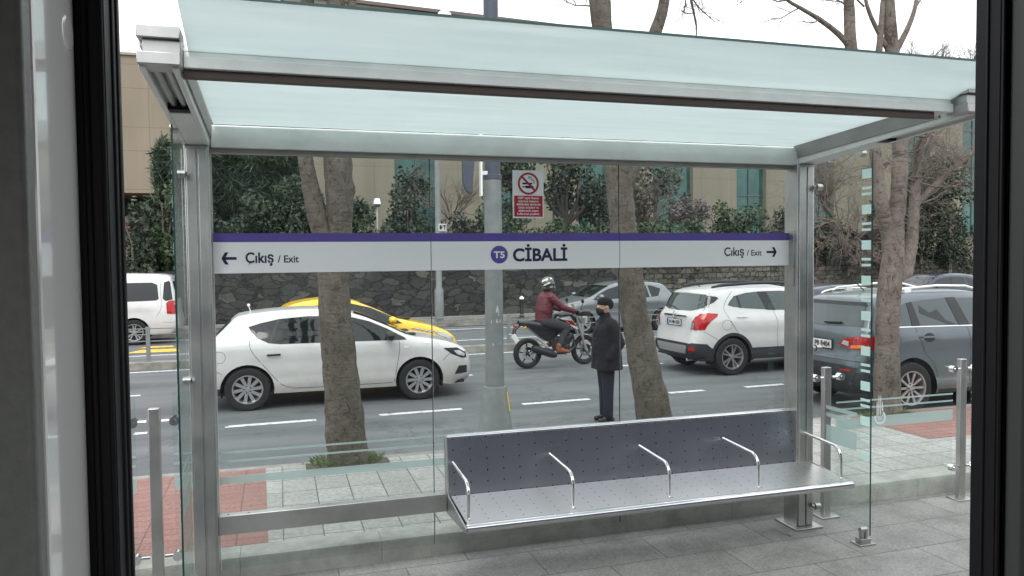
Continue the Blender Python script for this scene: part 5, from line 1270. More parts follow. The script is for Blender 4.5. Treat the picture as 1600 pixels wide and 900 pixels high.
c.side('side_window', [(-.04, 1.30), (.02, 1.37), (.13, 1.46), (.4, 1.515), (.7, 1.535), (1.2, 1.54), (1.6, 1.50), (2.0, 1.36), (2.3, 1.16), (2.2, 1.14), (.9, 1.19), (.3, 1.235), (.06, 1.27)], car_glass_l)
c.side('window_pillar', [(.78, 1.195), (.98, 1.185), (.86, 1.535), (.66, 1.53)], dark, off=.009)
c.side('window_pillar', [(.20, 1.25), (.24, 1.247), (.22, 1.475), (.18, 1.47)], dark, off=.008)
mb = c.line([(.12, 1.55), (-.02, 1.42), (-.13, 1.25), (-.06, 1.05), (.10, .80), (.16, .73)]); 
for p in ([(.93, 1.18), (.98, .9), (.98, .50)], [(-.33, 1.54), (-.36, 1.42), (-.52, 1.2)], [(-.56, .82), (-.42, .74), (-.30, .66)]):
    q = c.line(p); mb.add(q.v, q.f)
q = c.line([(-.12+.10*math.cos(a/14*2*math.pi), .94+.095*math.sin(a/14*2*math.pi)) for a in range(15)], w=.005); mb.add(q.v, q.f)
mb.build('panel_gaps', trim, c.t, smooth=0, fix=False)
c.side('door_handle', [(.10, 1.075), (.33, 1.075), (.33, 1.10), (.10, 1.10)], white_c, off=.032); c.side('door_handle', [(1.15, 1.075), (1.38, 1.075), (1.38, 1.10), (1.15, 1.10)], white_c, off=.032)
c.end('rear_window', [(-.72, 1.265), (-.42, 1.20), (0, 1.185), (.42, 1.20), (.72, 1.265), (.70, 1.36), (.60, 1.50), (0, 1.515), (-.60, 1.50), (-.70, 1.36)], car_glass_l)
c.side('quarter_glass', [(-.56, 1.27), (-.46, 1.295), (-.30, 1.36), (-.20, 1.43), (-.24, 1.46), (-.46, 1.49), (-.52, 1.38)], car_glass, off=.007)
c.side('tail_lamp', [(-.70, .98), (-.66, 1.09), (-.58, 1.155), (-.45, 1.165), (-.27, 1.15), (-.30, 1.10), (-.42, 1.03), (-.50, .95), (-.56, .86), (-.70, .85)], red_lamp, off=.010)
c.end('tail_lamp', [(.56, .86), (.75, .86), (.78, 1.0), (.77, 1.15), (.72, 1.155), (.66, 1.10), (.60, 1.0)], red_lamp, off=.010, mirror=True)
c.end('reversing_lamp', [(.57, .87), (.66, .87), (.68, .98), (.62, .99)], clear_lamp, off=.016, mirror=True)
c.end('tailgate_bar', [(-.42, 1.075), (.42, 1.075), (.40, 1.105), (-.40, 1.105)], chrome, off=.02)
c.end('plate_recess', [(-.34, .88), (.34, .88), (.37, 1.06), (-.37, 1.06)], mat('recess_white', (.5, .5, .5), .4), off=.003)
c.end('bumper_plate', [(-.48, .40), (.48, .40), (.55, .545), (.50, .56), (-.50, .56), (-.55, .545)], mat('silver_bumper', (.38, .38, .39), .4, .5), off=.012)
c.end('reflector', [(.62, .47), (.74, .47), (.72, .54), (.60, .54)], red_lamp, off=.014, mirror=True)
ring = MB().lathe([(.052, -.01), (.062, -.01), (.062, .0), (.052, .0)], 24, 'x', (c.xend(np.array([0.]), np.array([1.10]))[0]-.045, 0, 1.10), closed=True)
hx = c.xend(np.array([0.]), np.array([1.10]))[0]-.05; ring.prism([(-.05, 1.11), (.01, 1.115), (.05, 1.092), (-.01, 1.088)], 'x', hx, hx+.008); ring.build('round_badge', chrome, c.t)
plate(c, 0, .965, '34 HM 4593')
MB().tube([(-.66, .1, 1.235), (-.60, .35, 1.275), (-.585, .45, 1.29)], .012, 6).build('rear_wiper', dark, c.t)
for sg in (-1, 1):
    MB().tube([(-.22, sg*.50, 1.625), (-.02, sg*.53, 1.66), (.6, sg*.555, 1.69), (1.2, sg*.55, 1.69), (1.6, sg*.53, 1.65)], [.02, .03, .03, .03, .02], 8).build('roof_rail', trim, c.t)
MB().tube([(-.15, 0, 1.62), (-.25, 0, 1.68)], .008).build('aerial', dark, c.t)
MB().cyl((-.72, -.45, .28), (-.5, -.45, .29), .03).build('exhaust', chrome, c.t)
c.mirror_(2.0, 1.18, white_c); c.wheels(5, True, .10, sw=.07)

# --- dark grey compact SUV nearest
WB = 2.67
c = Car('parked_car', 'dark grey sport utility vehicle with roof rails parked behind the scarred tree trunk', 'car', (8.33, 9.36, 0), RD*.2,
        [(WB+.62, .24), (WB+.82, .32), (WB+.88, .55), (WB+.86, .75), (WB+.72, .90), (WB+.3, 1.0), (WB-.25, 1.09), (WB-.65, 1.29), (WB-1.05, 1.48), (WB-1.4, 1.56), (.8, 1.585), (.3, 1.575), (-.15, 1.535), (-.42, 1.49), (-.48, 1.465), (-.54, 1.36), (-.66, 1.14), (-.70, 1.05), (-.72, .95), (-.73, .80), (-.78, .70), (-.80, .55), (-.78, .42), (-.68, .30), (-.55, .25)],
        1.76, WB, .335, bottom=.25, scale=1.065, belt=1.05, tumble=.30, arch=.40, plan=.8, plan_in=.17, wheel_w=.215, rr=.14)
c.body(grey_c, [(trim, [(-.52, .1), (-.55, .50), (-.68, .56), (-.80, .56), (-1, .56), (-1, .1)]), (trim, [(.42, .2), (.42, .30), (2.25, .30), (2.25, .2)])])
c.side('side_window', [(-.28, 1.22), (-.16, 1.14), (.3, 1.135), (1.4, 1.12), (2.32, 1.09), (2.0, 1.27), (1.6, 1.43), (1.2, 1.475), (.7, 1.485), (.3, 1.465), (0, 1.43), (-.18, 1.35)], car_glass_l)
c.side('window_pillar', [(.03, 1.14), (.16, 1.14), (.12, 1.45), (.03, 1.435)], dark, off=.009); c.side('window_pillar', [(.80, 1.13), (.98, 1.13), (.86, 1.49), (.70, 1.49)], dark, off=.009)
c.side('seat_silhouette', [(.22, 1.40), (.36, 1.30), (.50, 1.34), (.60, 1.20), (.76, 1.145), (.62, 1.14), (.48, 1.20), (.30, 1.26), (.20, 1.30)], car_glass, off=.0065)
q0 = c.line([(-.30, 1.135), (.4, 1.128), (1.4, 1.112), (2.3, 1.085)], w=.014); q0.build('chrome_strip', chrome, c.t, smooth=0, fix=False)
mb = c.line([(.07, 1.13), (.10, 1.0), (.22, .78), (.36, .62), (.42, .45)]); 
for p in ([(.93, 1.11), (.96, .8), (.95, .32)], [(-.46, 1.13), (-.50, .85), (-.62, .72), (-.78, .70)], [(-.38, 1.45), (-.40, 1.35), (-.47, 1.13)]):
    q = c.line(p); mb.add(q.v, q.f)
mb.build('panel_gaps', dark, c.t, smooth=0, fix=False)
c.side('handle_recess', [(.27+.09*math.cos(a/12*6.283), .985+.06*math.sin(a/12*6.283)) for a in range(12)], trim, off=.002); c.side('door_handle', [(.14, .985), (.40, .985), (.40, 1.01), (.14, 1.01)], grey_c, off=.034)
c.end('rear_window', [(-.68, 1.15), (0, 1.12), (.68, 1.15), (.60, 1.40), (0, 1.42), (-.60, 1.40)], car_glass_l); c.end('rear_spoiler_shade', [(-.62, 1.405), (.62, 1.405), (.60, 1.45), (-.60, 1.45)], dark, off=.010)
c.side('tail_lamp', [(-.73, .86), (-.73, .99), (-.60, 1.02), (-.40, 1.03), (-.36, 1.0), (-.42, .90), (-.55, .85)], red_lamp, off=.008)
c.end('tail_lamp', [(.36, .90), (.60, .845), (.82, .86), (.80, 1.02), (.66, 1.02), (.45, .97)], red_lamp, off=.010, mirror=True)
c.end('indicator_lamp', [(.58, .86), (.79, .875), (.79, .92), (.60, .90)], orange_lamp, off=.015, mirror=True); c.end('reversing_lamp', [(.42, .905), (.55, .885), (.55, .945), (.46, .955)], clear_lamp, off=.015, mirror=True)
c.end('reflector', [(.48, .56), (.66, .57), (.66, .60), (.48, .59)], red_lamp, off=.012, mirror=True)
c.end('bumper_insert', [(-.62, .30), (.62, .30), (.74, .62), (.50, .64), (-.50, .64), (-.74, .62)], trim, off=.008)
c.end('tailgate_gap', [(-.66, .70), (.66, .70), (.66, .708), (-.66, .708)], dark, off=.008)
plate(c, .0, .88, '34 PB 8404')
MB().tube([(-.70, -.05, 1.165), (-.685, -.35, 1.18)], .014, 6).build('rear_wiper', dark, c.t)
for sg in (-1, 1):
    MB().tube([(-.1, sg*.52, 1.56), (.0, sg*.53, 1.60), (.7, sg*.55, 1.645), (1.2, sg*.545, 1.63), (1.5, sg*.53, 1.56)], .017, 8).box(.15, .26, sg*.54-.02, sg*.54+.02, 1.56, 1.62).build('roof_rail', alu, c.t)
MB().tube([(.0, 0, 1.57), (-.16, 0, 1.70)], .007).build('aerial', dark, c.t)
c.mirror_(2.1, 1.12, grey_c); c.wheels(10, False, .0, sw=.034)

# --- silver hatchback on the far carriageway, heading left
WB = 2.58
def hatch(name, lab, loc, rz, m, roofz=1.48, wh=True, grp=None):
    k = roofz-1.48
    c = Car(name, lab, 'car', loc, rz,
        [(WB+.62, .20), (WB+.82, .27), (WB+.87, .42), (WB+.86, .60), (WB+.75, .76), (WB+.45, .88), (WB+.0, .98), (WB-.35, 1.08), (WB-.75, 1.28), (WB-1.1, 1.42+k), (WB-1.5, 1.475+k), (.6, 1.48+k), (.1, 1.44+k), (-.18, 1.38+k), (-.40, 1.15), (-.58, .98), (-.65, .85), (-.67, .6), (-.66, .4), (-.56, .24)],
        1.76, WB, .32, bottom=.24, belt=.97, tumble=.33)
    c.body(m)
    c.side('side_window', [(.0, 1.26), (.12, 1.05), (.4, 1.02), (2.28, .99), (2.1, 1.12), (1.75, 1.28), (1.4, 1.37), (.9, 1.39), (.3, 1.36)], car_glass)
    c.side('window_pillar', [(1.04, 1.01), (1.16, 1.01), (1.12, 1.385), (1.04, 1.39)], dark, off=.008)
    c.side('window_pillar', [(.36, 1.02), (.42, 1.02), (.48, 1.37), (.42, 1.37)], m, off=.008)
    c.end('windscreen', [(-.64, 1.06), (.64, 1.06), (.54, 1.38), (-.54, 1.38)], car_glass, rear=False)
    c.end('rear_window', [(-.55, 1.05), (.55, 1.05), (.5, 1.36), (-.5, 1.36)], car_glass)
    c.side('tail_lamp', [(-.64, .80), (-.62, .96), (-.50, 1.0), (-.40, .96), (-.44, .82)], red_lamp, off=.008)
    c.side('headlamp', [(WB+.46, .82), (WB+.62, .78), (WB+.78, .66), (WB+.70, .62), (WB+.52, .68)], clear_lamp, off=.008)
    mb = c.line([(1.08, 1.0), (1.1, .3)]); 
    for p in ([(2.2, .98), (2.2, .8), (2.1, .35)], [(.10, 1.04), (.12, .9), (.4, .5), (.45, .35)]): q = c.line(p); mb.add(q.v, q.f)
    mb.build('panel_gaps', dark, c.t, smooth=0, fix=False)
    for x in (.4, 1.35): c.side('door_handle', [(x, .86), (x+.18, .865), (x+.18, .89), (x, .885)], m, off=.03)
    c.mirror_(2.08, 1.03, m); c.wheels(5, True, .1, sw=.07); return c
hatch('parked_car', 'silver hatchback heading left on the far carriageway behind the motorcyclist', (10.95, 21.45, 0), math.pi+R(2.5), silver_c)
pd = atY(1262, 470, 15.3)
c = hatch('parked_car', 'dark navy car whose curved roof shows behind the right wing pane', (pd.x+.45, 16.15, 0), RD, navy_c, 1.47)
q = c.line([(-.05, 1.10), (.02, 1.30), (.35, 1.385), (.9, 1.41), (1.5, 1.385)], w=.03, off=.01); q.build('chrome_strip', chrome, c.t, smooth=0, fix=False)
hatch('parked_car', 'black car with pale windscreen at far right below the shrub', (24.3, 22.6, 0), math.pi+R(2.5), navy_c, 1.50)

# --- white van at left, heading left
WB = 3.2
c = Car('van', 'white passenger van at far left beside the dark stone wall', 'van', (-3.72, 23.35, 0), math.pi+R(1.5),
        [(WB+.60, .22), (WB+.80, .3), (WB+.88, .5), (WB+.85, .8), (WB+.65, .98), (WB+.2, 1.12), (WB-.25, 1.38), (WB-.7, 1.72), (WB-1.1, 1.86), (WB-1.6, 1.895), (.5, 1.90), (-.5, 1.88), (-.82, 1.84), (-.90, 1.80), (-.99, 1.45), (-1.04, 1.1), (-1.06, .8), (-1.12, .55), (-1.10, .40), (-1.0, .30)],
        1.93, WB, .34, bottom=.29, belt=1.1, tumble=.17, rr=.13, plan=.5, plan_in=.12)
c.body(white_c)
c.side('side_window', [(-.62, 1.22), (-.55, 1.18), (.8, 1.15), (.85, 1.2), (.82, 1.62), (.7, 1.66), (-.45, 1.66), (-.58, 1.60)], car_glass)
c.side('side_window', [(.95, 1.15), (2.0, 1.13), (2.0, 1.62), (1.0, 1.66)], car_glass)
c.side('quarter_window', [(-.96, 1.20), (-.80, 1.16), (-.72, 1.22), (-.75, 1.66), (-.86, 1.70), (-.90, 1.66)], car_glass, off=.008)
c.side('tail_lamp', [(-1.02, .80), (-.82, .82), (-.80, 1.10), (-.86, 1.16), (-.99, 1.18)], red_lamp, off=.010)
c.end('rear_window', [(-.66, 1.2), (.66, 1.2), (.62, 1.68), (-.62, 1.68)], car_glass); c.end('tail_lamp', [(.72, .8), (.88, .8), (.88, 1.18), (.74, 1.15)], red_lamp, mirror=True)
mb = c.line([(-.70, 1.78), (-.66, 1.5), (-.68, 1.0), (-.55, .75)]); q = c.line([(-.7, .60), (-.9, .58), (-1.1, .6)]); mb.add(q.v, q.f); mb.build('panel_gaps', trim, c.t, smooth=0, fix=False)
c.wheels(5, True, .1, sw=.07)

# ------------------------------------------------------------------ bodies and clothes
def blob(name, prims, m, parent=None, voxel=.018, loc=(0, 0, 0), smooth_it=4, rz=0, cut=None):
    """prims: capsules (p0, p1, r0, r1[, squash]) and balls (c, (rx, ry, rz)), fused into one continuous surface"""
    mb = MB()
    for p in prims:
        if len(p) == 2: mb.ball(p[0], p[1], 18)
        else:
            a, b_ = Vector(p[0]), Vector(p[1]); mb.tube([a, b_], [p[2], p[3]], 18); mb.ball(a, p[2]*.995, 16); mb.ball(b_, p[3]*.995, 16)
    o = mb.build(name, m, None, smooth=0); r = o.modifiers.new('r', 'REMESH'); r.mode = 'VOXEL'; r.voxel_size = voxel
    s_ = o.modifiers.new('s', 'SMOOTH'); s_.factor = .6; s_.iterations = smooth_it
    bpy.context.view_layer.update(); me = bpy.data.meshes.new_from_object(o.evaluated_get(bpy.context.evaluated_depsgraph_get()))
    bpy.data.objects.remove(o); me.name = name; me.materials.clear(); me.materials.append(m)
    if cut is not None:
        bm = bmesh.new(); bm.from_mesh(me); bmesh.ops.bisect_plane(bm, geom=bm.verts[:]+bm.edges[:]+bm.faces[:], plane_co=(0, 0, cut), plane_no=(.0, 0, 1), clear_inner=True); bm.to_mesh(me); bm.free()
    me.shade_smooth()
    o = bpy.data.objects.new(name, me); col.objects.link(o); o.parent = parent; o.location = loc; o.rotation_euler = (0, 0, rz); return o
skin = mat('skin', (.50, .30, .22), .5, noise=.06, scale=10)
wool = mat('black_wool', (.005, .0055, .0075), .9, noise=.5, scale=7, bump=1, bscale=11)
trousers_m = mat('navy_trousers', (.009, .011, .021), .8, noise=.3, scale=9, bump=.4, bscale=14)
hat_m = mat('black_knit', (.006, .0065, .009), .95, bump=.6, bscale=150)
shoe_m = mat('black_shoe', (.012, .012, .013), .4)
# standing man, facing -x in his own frame
mp_ = (4.19, 9.46, 0)
LP = [] 
man = blob('person', [((.0, -.085, .085), (.0, -.085, .45), .045, .055), ((.0, -.085, .45), (.0, -.07, .82), .055, .075), ((.02, .085, .085), (.02, .085, .45), .045, .055), ((.02, .085, .45), (.0, .07, .82), .055, .075),
     ((0, 0, .84), (.02, 0, 1.26), .11, .11), ((.02, -.11, 1.32), (.02, .11, 1.32), .055, .055), ((.015, 0, 1.36), (-.005, 0, 1.46), .055, .052),
     ((-.02, 0, 1.545), (.092, .074, .112)), ((-.045, 0, 1.50), (.062, .055, .07)), ((-.112, 0, 1.530), (.022, .014, .018)), ((-.10, 0, 1.55), (.015, .012, .025)), ((.005, -.076, 1.535), (.018, .010, .030)), ((.005, .076, 1.535), (.018, .010, .030)),
     ((.02, -.155, 1.30), (.085, -.205, 1.07), .045, .038), ((.085, -.205, 1.07), (-.03, -.19, .90), .036, .028),
     ((.02, .155, 1.30), (.16, .22, 1.07), .045, .038), ((.16, .22, 1.07), (.12, .21, .84), .036, .028)], skin, None, .014, mp_, 3)
tag(man, 'man in black coat, black knit hat and face mask standing sideways at the roadside', 'person')
blob('coat', [((.02, -.07, .62), (.02, -.06, 1.05), .195, .165), ((.02, .07, .62), (.02, .06, 1.05), .195, .165), ((.01, -.06, 1.0), (.02, -.07, 1.22), .170, .150), ((.01, .06, 1.0), (.02, .07, 1.22), .170, .150),
     ((-.03, 0, .95), (-.02, 0, 1.2), .165, .15), ((.025, -.14, 1.30), (.025, .14, 1.30), .100, .100), ((.02, 0, 1.30), (.0, 0, 1.385), .125, .082), ((.005, 0, 1.36), (.0, 0, 1.425), .078, .074), ((.02, -.165, 1.29), (.10, -.225, 1.07), .094, .080), ((.10, -.225, 1.07), (-.03, -.20, .88), .078, .070),
     ((.02, .165, 1.29), (.17, .23, 1.07), .094, .078), ((.17, .23, 1.07), (.14, .21, .80), .076, .066)], wool, man, .014, (0, 0, 0), 3, cut=.715)
blob('trousers', [((.0, -.085, .09), (.0, -.085, .45), .066, .075), ((.0, -.085, .45), (.0, -.07, .84), .078, .105), ((.02, .085, .09), (.02, .085, .45), .066, .075), ((.02, .085, .45), (.0, .07, .84), .078, .105)], trousers_m, man, .014, (0, 0, 0), 2)
blob('shoe', [((.05, -.085, .035), (-.12, -.09, .030), .040, .034), ((.02, -.085, .06), (-.05, -.088, .055), .045, .03)], shoe_m, man, .010, (0, 0, 0), 2)
blob('shoe', [((.07, .085, .035), (-.10, .09, .030), .040, .034), ((.04, .085, .06), (-.03, .088, .055), .045, .03)], shoe_m, man, .010, (0, 0, 0), 2)
blob('knit_hat', [((.0, 0, 1.605), (.108, .092, .075)), ((.045, 0, 1.575), (.075, .085, .075)), ((-.01, 0, 1.585), (.104, .090, .035))], hat_m, man, .010, (0, 0, 0), 2)
blob('face_mask', [((-.066, 0, 1.487), (.060, .068, .062)), ((-.112, 0, 1.508), (.022, .030, .036))], mat('black_mask', (.008, .008, .010), .8), man, .008, (0, 0, 0), 2)
MB().tube([(-.06, -.062, 1.51), (-.02, -.076, 1.53), (.008, -.082, 1.545)], .003, 6).build('mask_loop', blackmat, man)
b = MB()
for sy in (-1, 1): b.lathe([(.024, sy*.0), (.027, sy*.0)], 16, 'x', (-.108, sy*.034, 1.556)); b.tube([(-.105, sy*.06, 1.558), (-.02, sy*.078, 1.556)], .002, 5)
b.build('glasses', dark, man)
MB().cyl((-.10, -.235-.03, .985), (-.10, -.245-.03, .985), .0).v
b = MB()
for z in (1.24, 1.12, 1.0, .88): b.ball((-.165, -.06, z), .010, 8)
b.build('coat_buttons', dark, man)

# ---- motorcycle
mcx, mcy = 4.75, 14.55; mrz = R(8)
mc = thing('motorcycle', (mcx, mcy, 0), 'black and white motorcycle ridden to the right between the cars', 'motorcycle', mrz)
mblack = mat('moto_black', (.012, .012, .014), .3, coat=.7); msilver = mat('moto_silver', (.45, .46, .46), .3, .7); mwhite = paint('moto_white', (.6, .6, .6))
for x in (0, 1.31):
    w = bpy.data.objects.new('wheel', None); col.objects.link(w); w.parent = mc; w.location = (x, 0, .305)
    wt = .065 if x == 0 else .05
    MB().lathe([(.228, -wt*.7), (.262, -wt), (.290, -wt*.85), (.305, -wt*.3), (.305, wt*.3), (.290, wt*.85), (.262, wt), (.228, wt*.7)], 40, 'y', closed=True).build('tyre', tyre_m, w)
    rm = MB().lathe([(.205, -.03), (.232, -.035), (.232, .035), (.205, .03)], 36, 'y', closed=True)
    for k in range(5):
        a = 2*math.pi*k/5+.3; rm.tube([(math.cos(a)*.03, 0, math.sin(a)*.03), (math.cos(a+.12)*.21, 0, math.sin(a+.12)*.21)], [.022, .014], 8)
    rm.cyl((0, -.06, 0), (0, .06, 0), .035); rm.build('rim', mat('moto_rim', (.05, .05, .05), .3, .4), w)
    MB().lathe([(.07, -.05), (.13, -.05), (.13, -.045), (.07, -.045)], 24, 'y', closed=True).build('brake_disc', chrome, w)
b = MB(); b.tube([(-.20, 0, .93), (-.02, 0, .905), (.16, 0, .87), (.36, 0, .83), (.55, 0, .86), (.66, 0, .93)], [.045, .085, .105, .12, .115, .07], 14, squash=1.15); b.build('seat', mblack, mc)
b = MB(); b.prism([(-.22, .90), (-.05, .86), (.25, .62), (.42, .52), (.58, .60), (.60, .80), (.30, .83), (.05, .88)], 'y', -.09, .09); b.build('side_panel', mblack, mc, bevel=.02)
b = MB(); b.tube([(.56, 0, .86), (.68, 0, .95), (.85, 0, 1.0), (1.0, 0, .98), (1.10, 0, .90)], [.06, .13, .15, .13, .07], 16); b.build('fuel_tank', mblack, mc)
b = MB()
for s_ in (-1, 1):
    b.add([(.66, s_*.145, .99), (.88, s_*.165, 1.03), (1.02, s_*.15, .86), (1.12, s_*.13, .74), (.98, s_*.155, .78), (.80, s_*.165, .92)], [(0, 1, 2, 3, 4, 5)])
b.build('white_fairing', mwhite, mc, fix=False, smooth=0)
b = MB()
for s_ in (-1, 1): b.add([(.72, s_*.168, .96), (.94, s_*.168, .93), (1.06, s_*.15, .80), (.9, s_*.17, .86)], [(0, 1, 2, 3)])
b.build('red_stripe', mat('dark_red', (.25, .01, .012), .4), mc, fix=False, smooth=0)
b = MB(); b.box(.58, .92, -.11, .11, .34, .60); b.tube([(.86, -.0, .45), (1.0, 0, .66)], .085, 14); b.cyl((.70, -.16, .42), (.70, .16, .42), .10); b.cyl((.86, -.13, .38), (.86, .13, .38), .075); b.build('engine', mat('engine_metal', (.06, .06, .062), .4, .6), mc, bevel=.02)
b = MB(); b.tube([(1.0, -.10, .60), (1.02, -.12, .40), (.9, -.13, .30), (.6, -.14, .27), (.40, -.17, .28)], .022, 10); b.tube([(.56, -.17, .24), (.48, -.18, .27), (.10, -.19, .40), (.02, -.19, .43)], [.04, .072, .078, .06], 16); b.build('exhaust', mat('exhaust_black', (.02, .02, .022), .45), mc)
b = MB(); b.tube([(.0, -.09, .305), (.50, -.09, .40)], .024, 8).tube([(0, .09, .305), (.5, .09, .40)], .024, 8).tube([(.22, -.12, .50), (.50, -.12, .36)], .018, 8).tube([(.15, -.12, .62), (.40, -.12, .42)], .02, 8).box(.42, .80, -.2, -.14, .25, .27); b.build('swingarm', msilver, mc)
b = MB()
for s_ in (-1, 1): b.tube([(1.07, s_*.09, 1.02), (1.31, s_*.09, .305)], [.024, .028], 10)
b.build('fork', msilver, mc)
b = MB(); b.tube([(1.05, -.38, 1.10), (1.02, -.25, 1.12), (1.05, -.05, 1.07), (1.05, .05, 1.07), (1.02, .25, 1.12), (1.05, .38, 1.10)], .013, 8); b.build('handlebar', dark, mc)
b = MB()
for s_ in (-1, 1): b.box(.98, 1.26, s_*.30-.10, s_*.30+.10, 1.03, 1.16)
b.build('handlebar_muff', mblack, mc, bevel=.04)
b = MB()
for s_ in (-1, 1): b.tube([(1.07, s_*.28, 1.14), (1.09, s_*.32, 1.28)], .008, 6); b.ball((1.09, s_*.33, 1.33), (.02, .055, .045), 12)
b.build('mirror', dark, mc)
b = MB(); b.ball((1.24, 0, .96), (.10, .11, .115), 16); b.build('headlight', clear_lamp, mc)
b = MB(); b.tube([(1.16, 0, 1.08), (1.28, 0, 1.02), (1.34, 0, .86)], [.06, .105, .05], 12); b.build('headlight_cowl', mwhite, mc)
MB().add([(1.10, -.10, 1.06), (1.10, .10, 1.06), (1.04, .06, 1.26), (1.04, -.06, 1.26)], [(0, 1, 2, 3)]).build('windshield', mat('screen_white', (.6, .62, .63), .2), mc, fix=False)
b = MB(); 
for k in range(9):
    a = R(35+k*13); b.add([(1.31+math.cos(a)*.335, -.065, .305+math.sin(a)*.335), (1.31+math.cos(a)*.335, .065, .305+math.sin(a)*.335), (1.31+math.cos(a+R(13))*.335, .065, .305+math.sin(a+R(13))*.335), (1.31+math.cos(a+R(13))*.335, -.065, .305+math.sin(a+R(13))*.335)], [(0, 1, 2, 3)])
b.build('front_mudguard', mat('mudguard', (.20, .21, .21), .3), mc, fix=False)
b = MB(); b.tube([(-.16, 0, .90), (-.28, 0, .80), (-.30, 0, .70)], .035, 8, squash=1.4); b.build('tail_bracket', mblack, mc)
MB().box(-.29, -.25, -.05, .05, .84, .88).build('tail_light', red_lamp, mc, bevel=.01)
np_ = MB().add([(-.26, -.11, .56), (-.26, .11, .56), (-.36, .11, .70), (-.36, -.11, .70), (-.25, -.11, .565), (-.25, .11, .565), (-.35, .11, .705), (-.35, -.11, .705)], [(0, 1, 2, 3), (4, 5, 6, 7), (0, 3, 7, 4), (1, 2, 6, 5), (0, 1, 5, 4), (3, 2, 6, 7)])
np_.obox((-.32, -.118, .63), (.05, 0, -.07), (0, .004, 0), (.04, 0, .03)); np_.build('number_plate', plate_m, mc, smooth=0)
b = MB()
for s_ in (-1, 1): b.tube([(-.12, s_*.08, .84), (-.14, s_*.20, .84)], .010, 6); b.ball((-.14, s_*.21, .84), .028, 8)
b.build('indicator', mat('amber', (.6, .25, .02), .3), mc)
# rider (own frame shares the motorcycle's ground point and heading)
maroon = mat('maroon_jacket', (.085, .010, .020), .5, noise=.3, scale=9, bump=.9, bscale=9, stretch=(1, 1, 3.5))
rider = blob('person', [((.38, 0, .98), (.42, 0, 1.18), .12, .11), ((.42, 0, 1.18), (.44, 0, 1.36), .11, .10), ((.44, -.12, 1.43), (.44, .12, 1.43), .055, .055), ((.45, 0, 1.47), (.47, 0, 1.56), .055, .055), ((.48, 0, 1.66), (.095, .08, .12)), ((.57, 0, 1.64), (.02, .015, .02)),
      ((.38, -.10, .95), (.80, -.20, .80), .085, .065), ((.80, -.20, .80), (.62, -.19, .42), .062, .045), ((.60, -.19, .37), (.78, -.20, .33), .035, .03),
      ((.38, .10, .95), (.80, .20, .80), .085, .065), ((.80, .20, .80), (.62, .19, .42), .062, .045), ((.60, .19, .37), (.78, .20, .33), .035, .03),
      ((.46, -.19, 1.42), (.68, -.27, 1.20), .055, .042), ((.68, -.27, 1.20), (.98, -.29, 1.12), .042, .032), ((.98, -.29, 1.12), (1.04, -.29, 1.10), .03, .03),
      ((.46, .19, 1.42), (.68, .27, 1.20), .055, .042), ((.68, .27, 1.20), (.98, .29, 1.12), .042, .032), ((.98, .29, 1.12), (1.04, .29, 1.10), .03, .03)], skin, None, .014, (mcx, mcy, 0), 3, mrz)
tag(rider, 'rider in maroon padded jacket, dark trousers, brown boots and full-face helmet on the motorcycle', 'person')
blob('jacket', [((.36, -.03, .93), (.38, -.03, 1.15), .155, .165), ((.36, .03, .93), (.38, .03, 1.15), .155, .165), ((.38, -.04, 1.15), (.42, -.05, 1.36), .17, .155), ((.38, .04, 1.15), (.42, .05, 1.36), .17, .155), ((.44, -.14, 1.44), (.44, .14, 1.44), .092, .092), ((.45, 0, 1.46), (.47, 0, 1.555), .095, .078),
      ((.45, -.185, 1.42), (.67, -.275, 1.21), .088, .07), ((.67, -.275, 1.21), (.93, -.29, 1.13), .068, .052), ((.45, .185, 1.42), (.67, .275, 1.21), .088, .07), ((.67, .275, 1.21), (.93, .29, 1.13), .068, .052)], maroon, rider, .016, (0, 0, 0), 3)
blob('trousers', [((.36, -.09, .93), (.80, -.20, .81), .120, .085), ((.80, -.20, .81), (.63, -.19, .46), .084, .062), ((.36, .09, .93), (.80, .20, .81), .120, .085), ((.80, .20, .81), (.63, .19, .46), .084, .062), ((.34, 0, .92), (.40, 0, .92), .14, .13)], mat('charcoal_trousers', (.028, .031, .036), .85, noise=.25, scale=12, bump=.4, bscale=14), rider, .015, (0, 0, 0), 2)
boot = mat('brown_boot', (.20, .065, .028), .5)
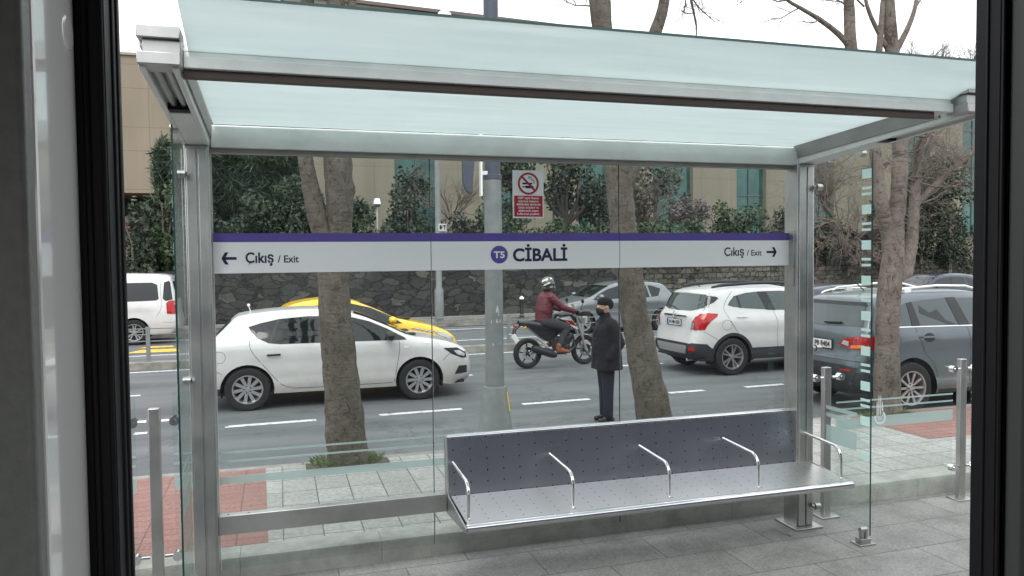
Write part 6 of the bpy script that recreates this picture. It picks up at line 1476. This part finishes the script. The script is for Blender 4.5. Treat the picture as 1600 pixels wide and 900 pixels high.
for s_ in (-1, 1): blob('boot', [((.61, s_*.20, .45), (.60, s_*.20, .36), .058, .055), ((.60, s_*.20, .345), (.83, s_*.21, .315), .048, .036), ((.60, s_*.20, .34), (.70, s_*.20, .36), .05, .04)], boot, rider, .010, (0, 0, 0), 2)
blob('glove', [((.96, -.29, 1.125), (1.05, -.29, 1.10), .045, .045), ((1.05, -.34, 1.10), (1.05, -.24, 1.10), .032, .032)], dark, rider, .010, (0, 0, 0), 1); blob('glove', [((.96, .29, 1.125), (1.05, .29, 1.10), .045, .045), ((1.05, .34, 1.10), (1.05, .24, 1.10), .032, .032)], dark, rider, .010, (0, 0, 0), 1)
hel = blob('helmet', [((.47, 0, 1.69), (.152, .133, .145)), ((.54, 0, 1.61), (.105, .10, .085)), ((.46, 0, 1.60), (.13, .12, .085))], mat('helmet_black', (.02, .022, .022), .15, coat=1), rider, .010, (0, 0, 0), 2)
def helm_patch(m, segs, nm):
    b = MB()
    for (a0, a1, e0, e1) in segs:
        n = 7; k = len(b.v)
        for i in range(n+1):
            for j in range(2):
                az = R(a0+(a1-a0)*i/n); el = R((e0[0]+(e0[1]-e0[0])*i/n) if j == 0 else (e1[0]+(e1[1]-e1[0])*i/n))
                b.v.append((.47+.1535*math.cos(el)*math.cos(az), .1345*math.cos(el)*math.sin(az), 1.69+.1465*math.sin(el)))
        for i in range(n): b.f.append((k+2*i, k+2*i+1, k+2*i+3, k+2*i+2)); b.m.append(0)
    b.build(nm, m, hel, fix=False, smooth=60)
helm_patch(mwhite, [(-170, -110, (10, 35), (28, 55)), (-150, -95, (-20, 5), (-8, 18)), (-90, -50, (35, 50), (48, 66)), (170, 110, (10, 35), (28, 55)), (-100, -70, (-38, -25), (-28, -12))], 'helmet_stripe')
helm_patch(mat('helmet_green', (.45, .75, .25), .3), [(-95, -55, (-30, -42), (-18, -33)), (-150, -120, (30, 50), (34, 56))], 'helmet_accent')
helm_patch(mat('visor', (.01, .012, .014), .05), [(-62, 62, (-16, -16), (20, 20))], 'visor')
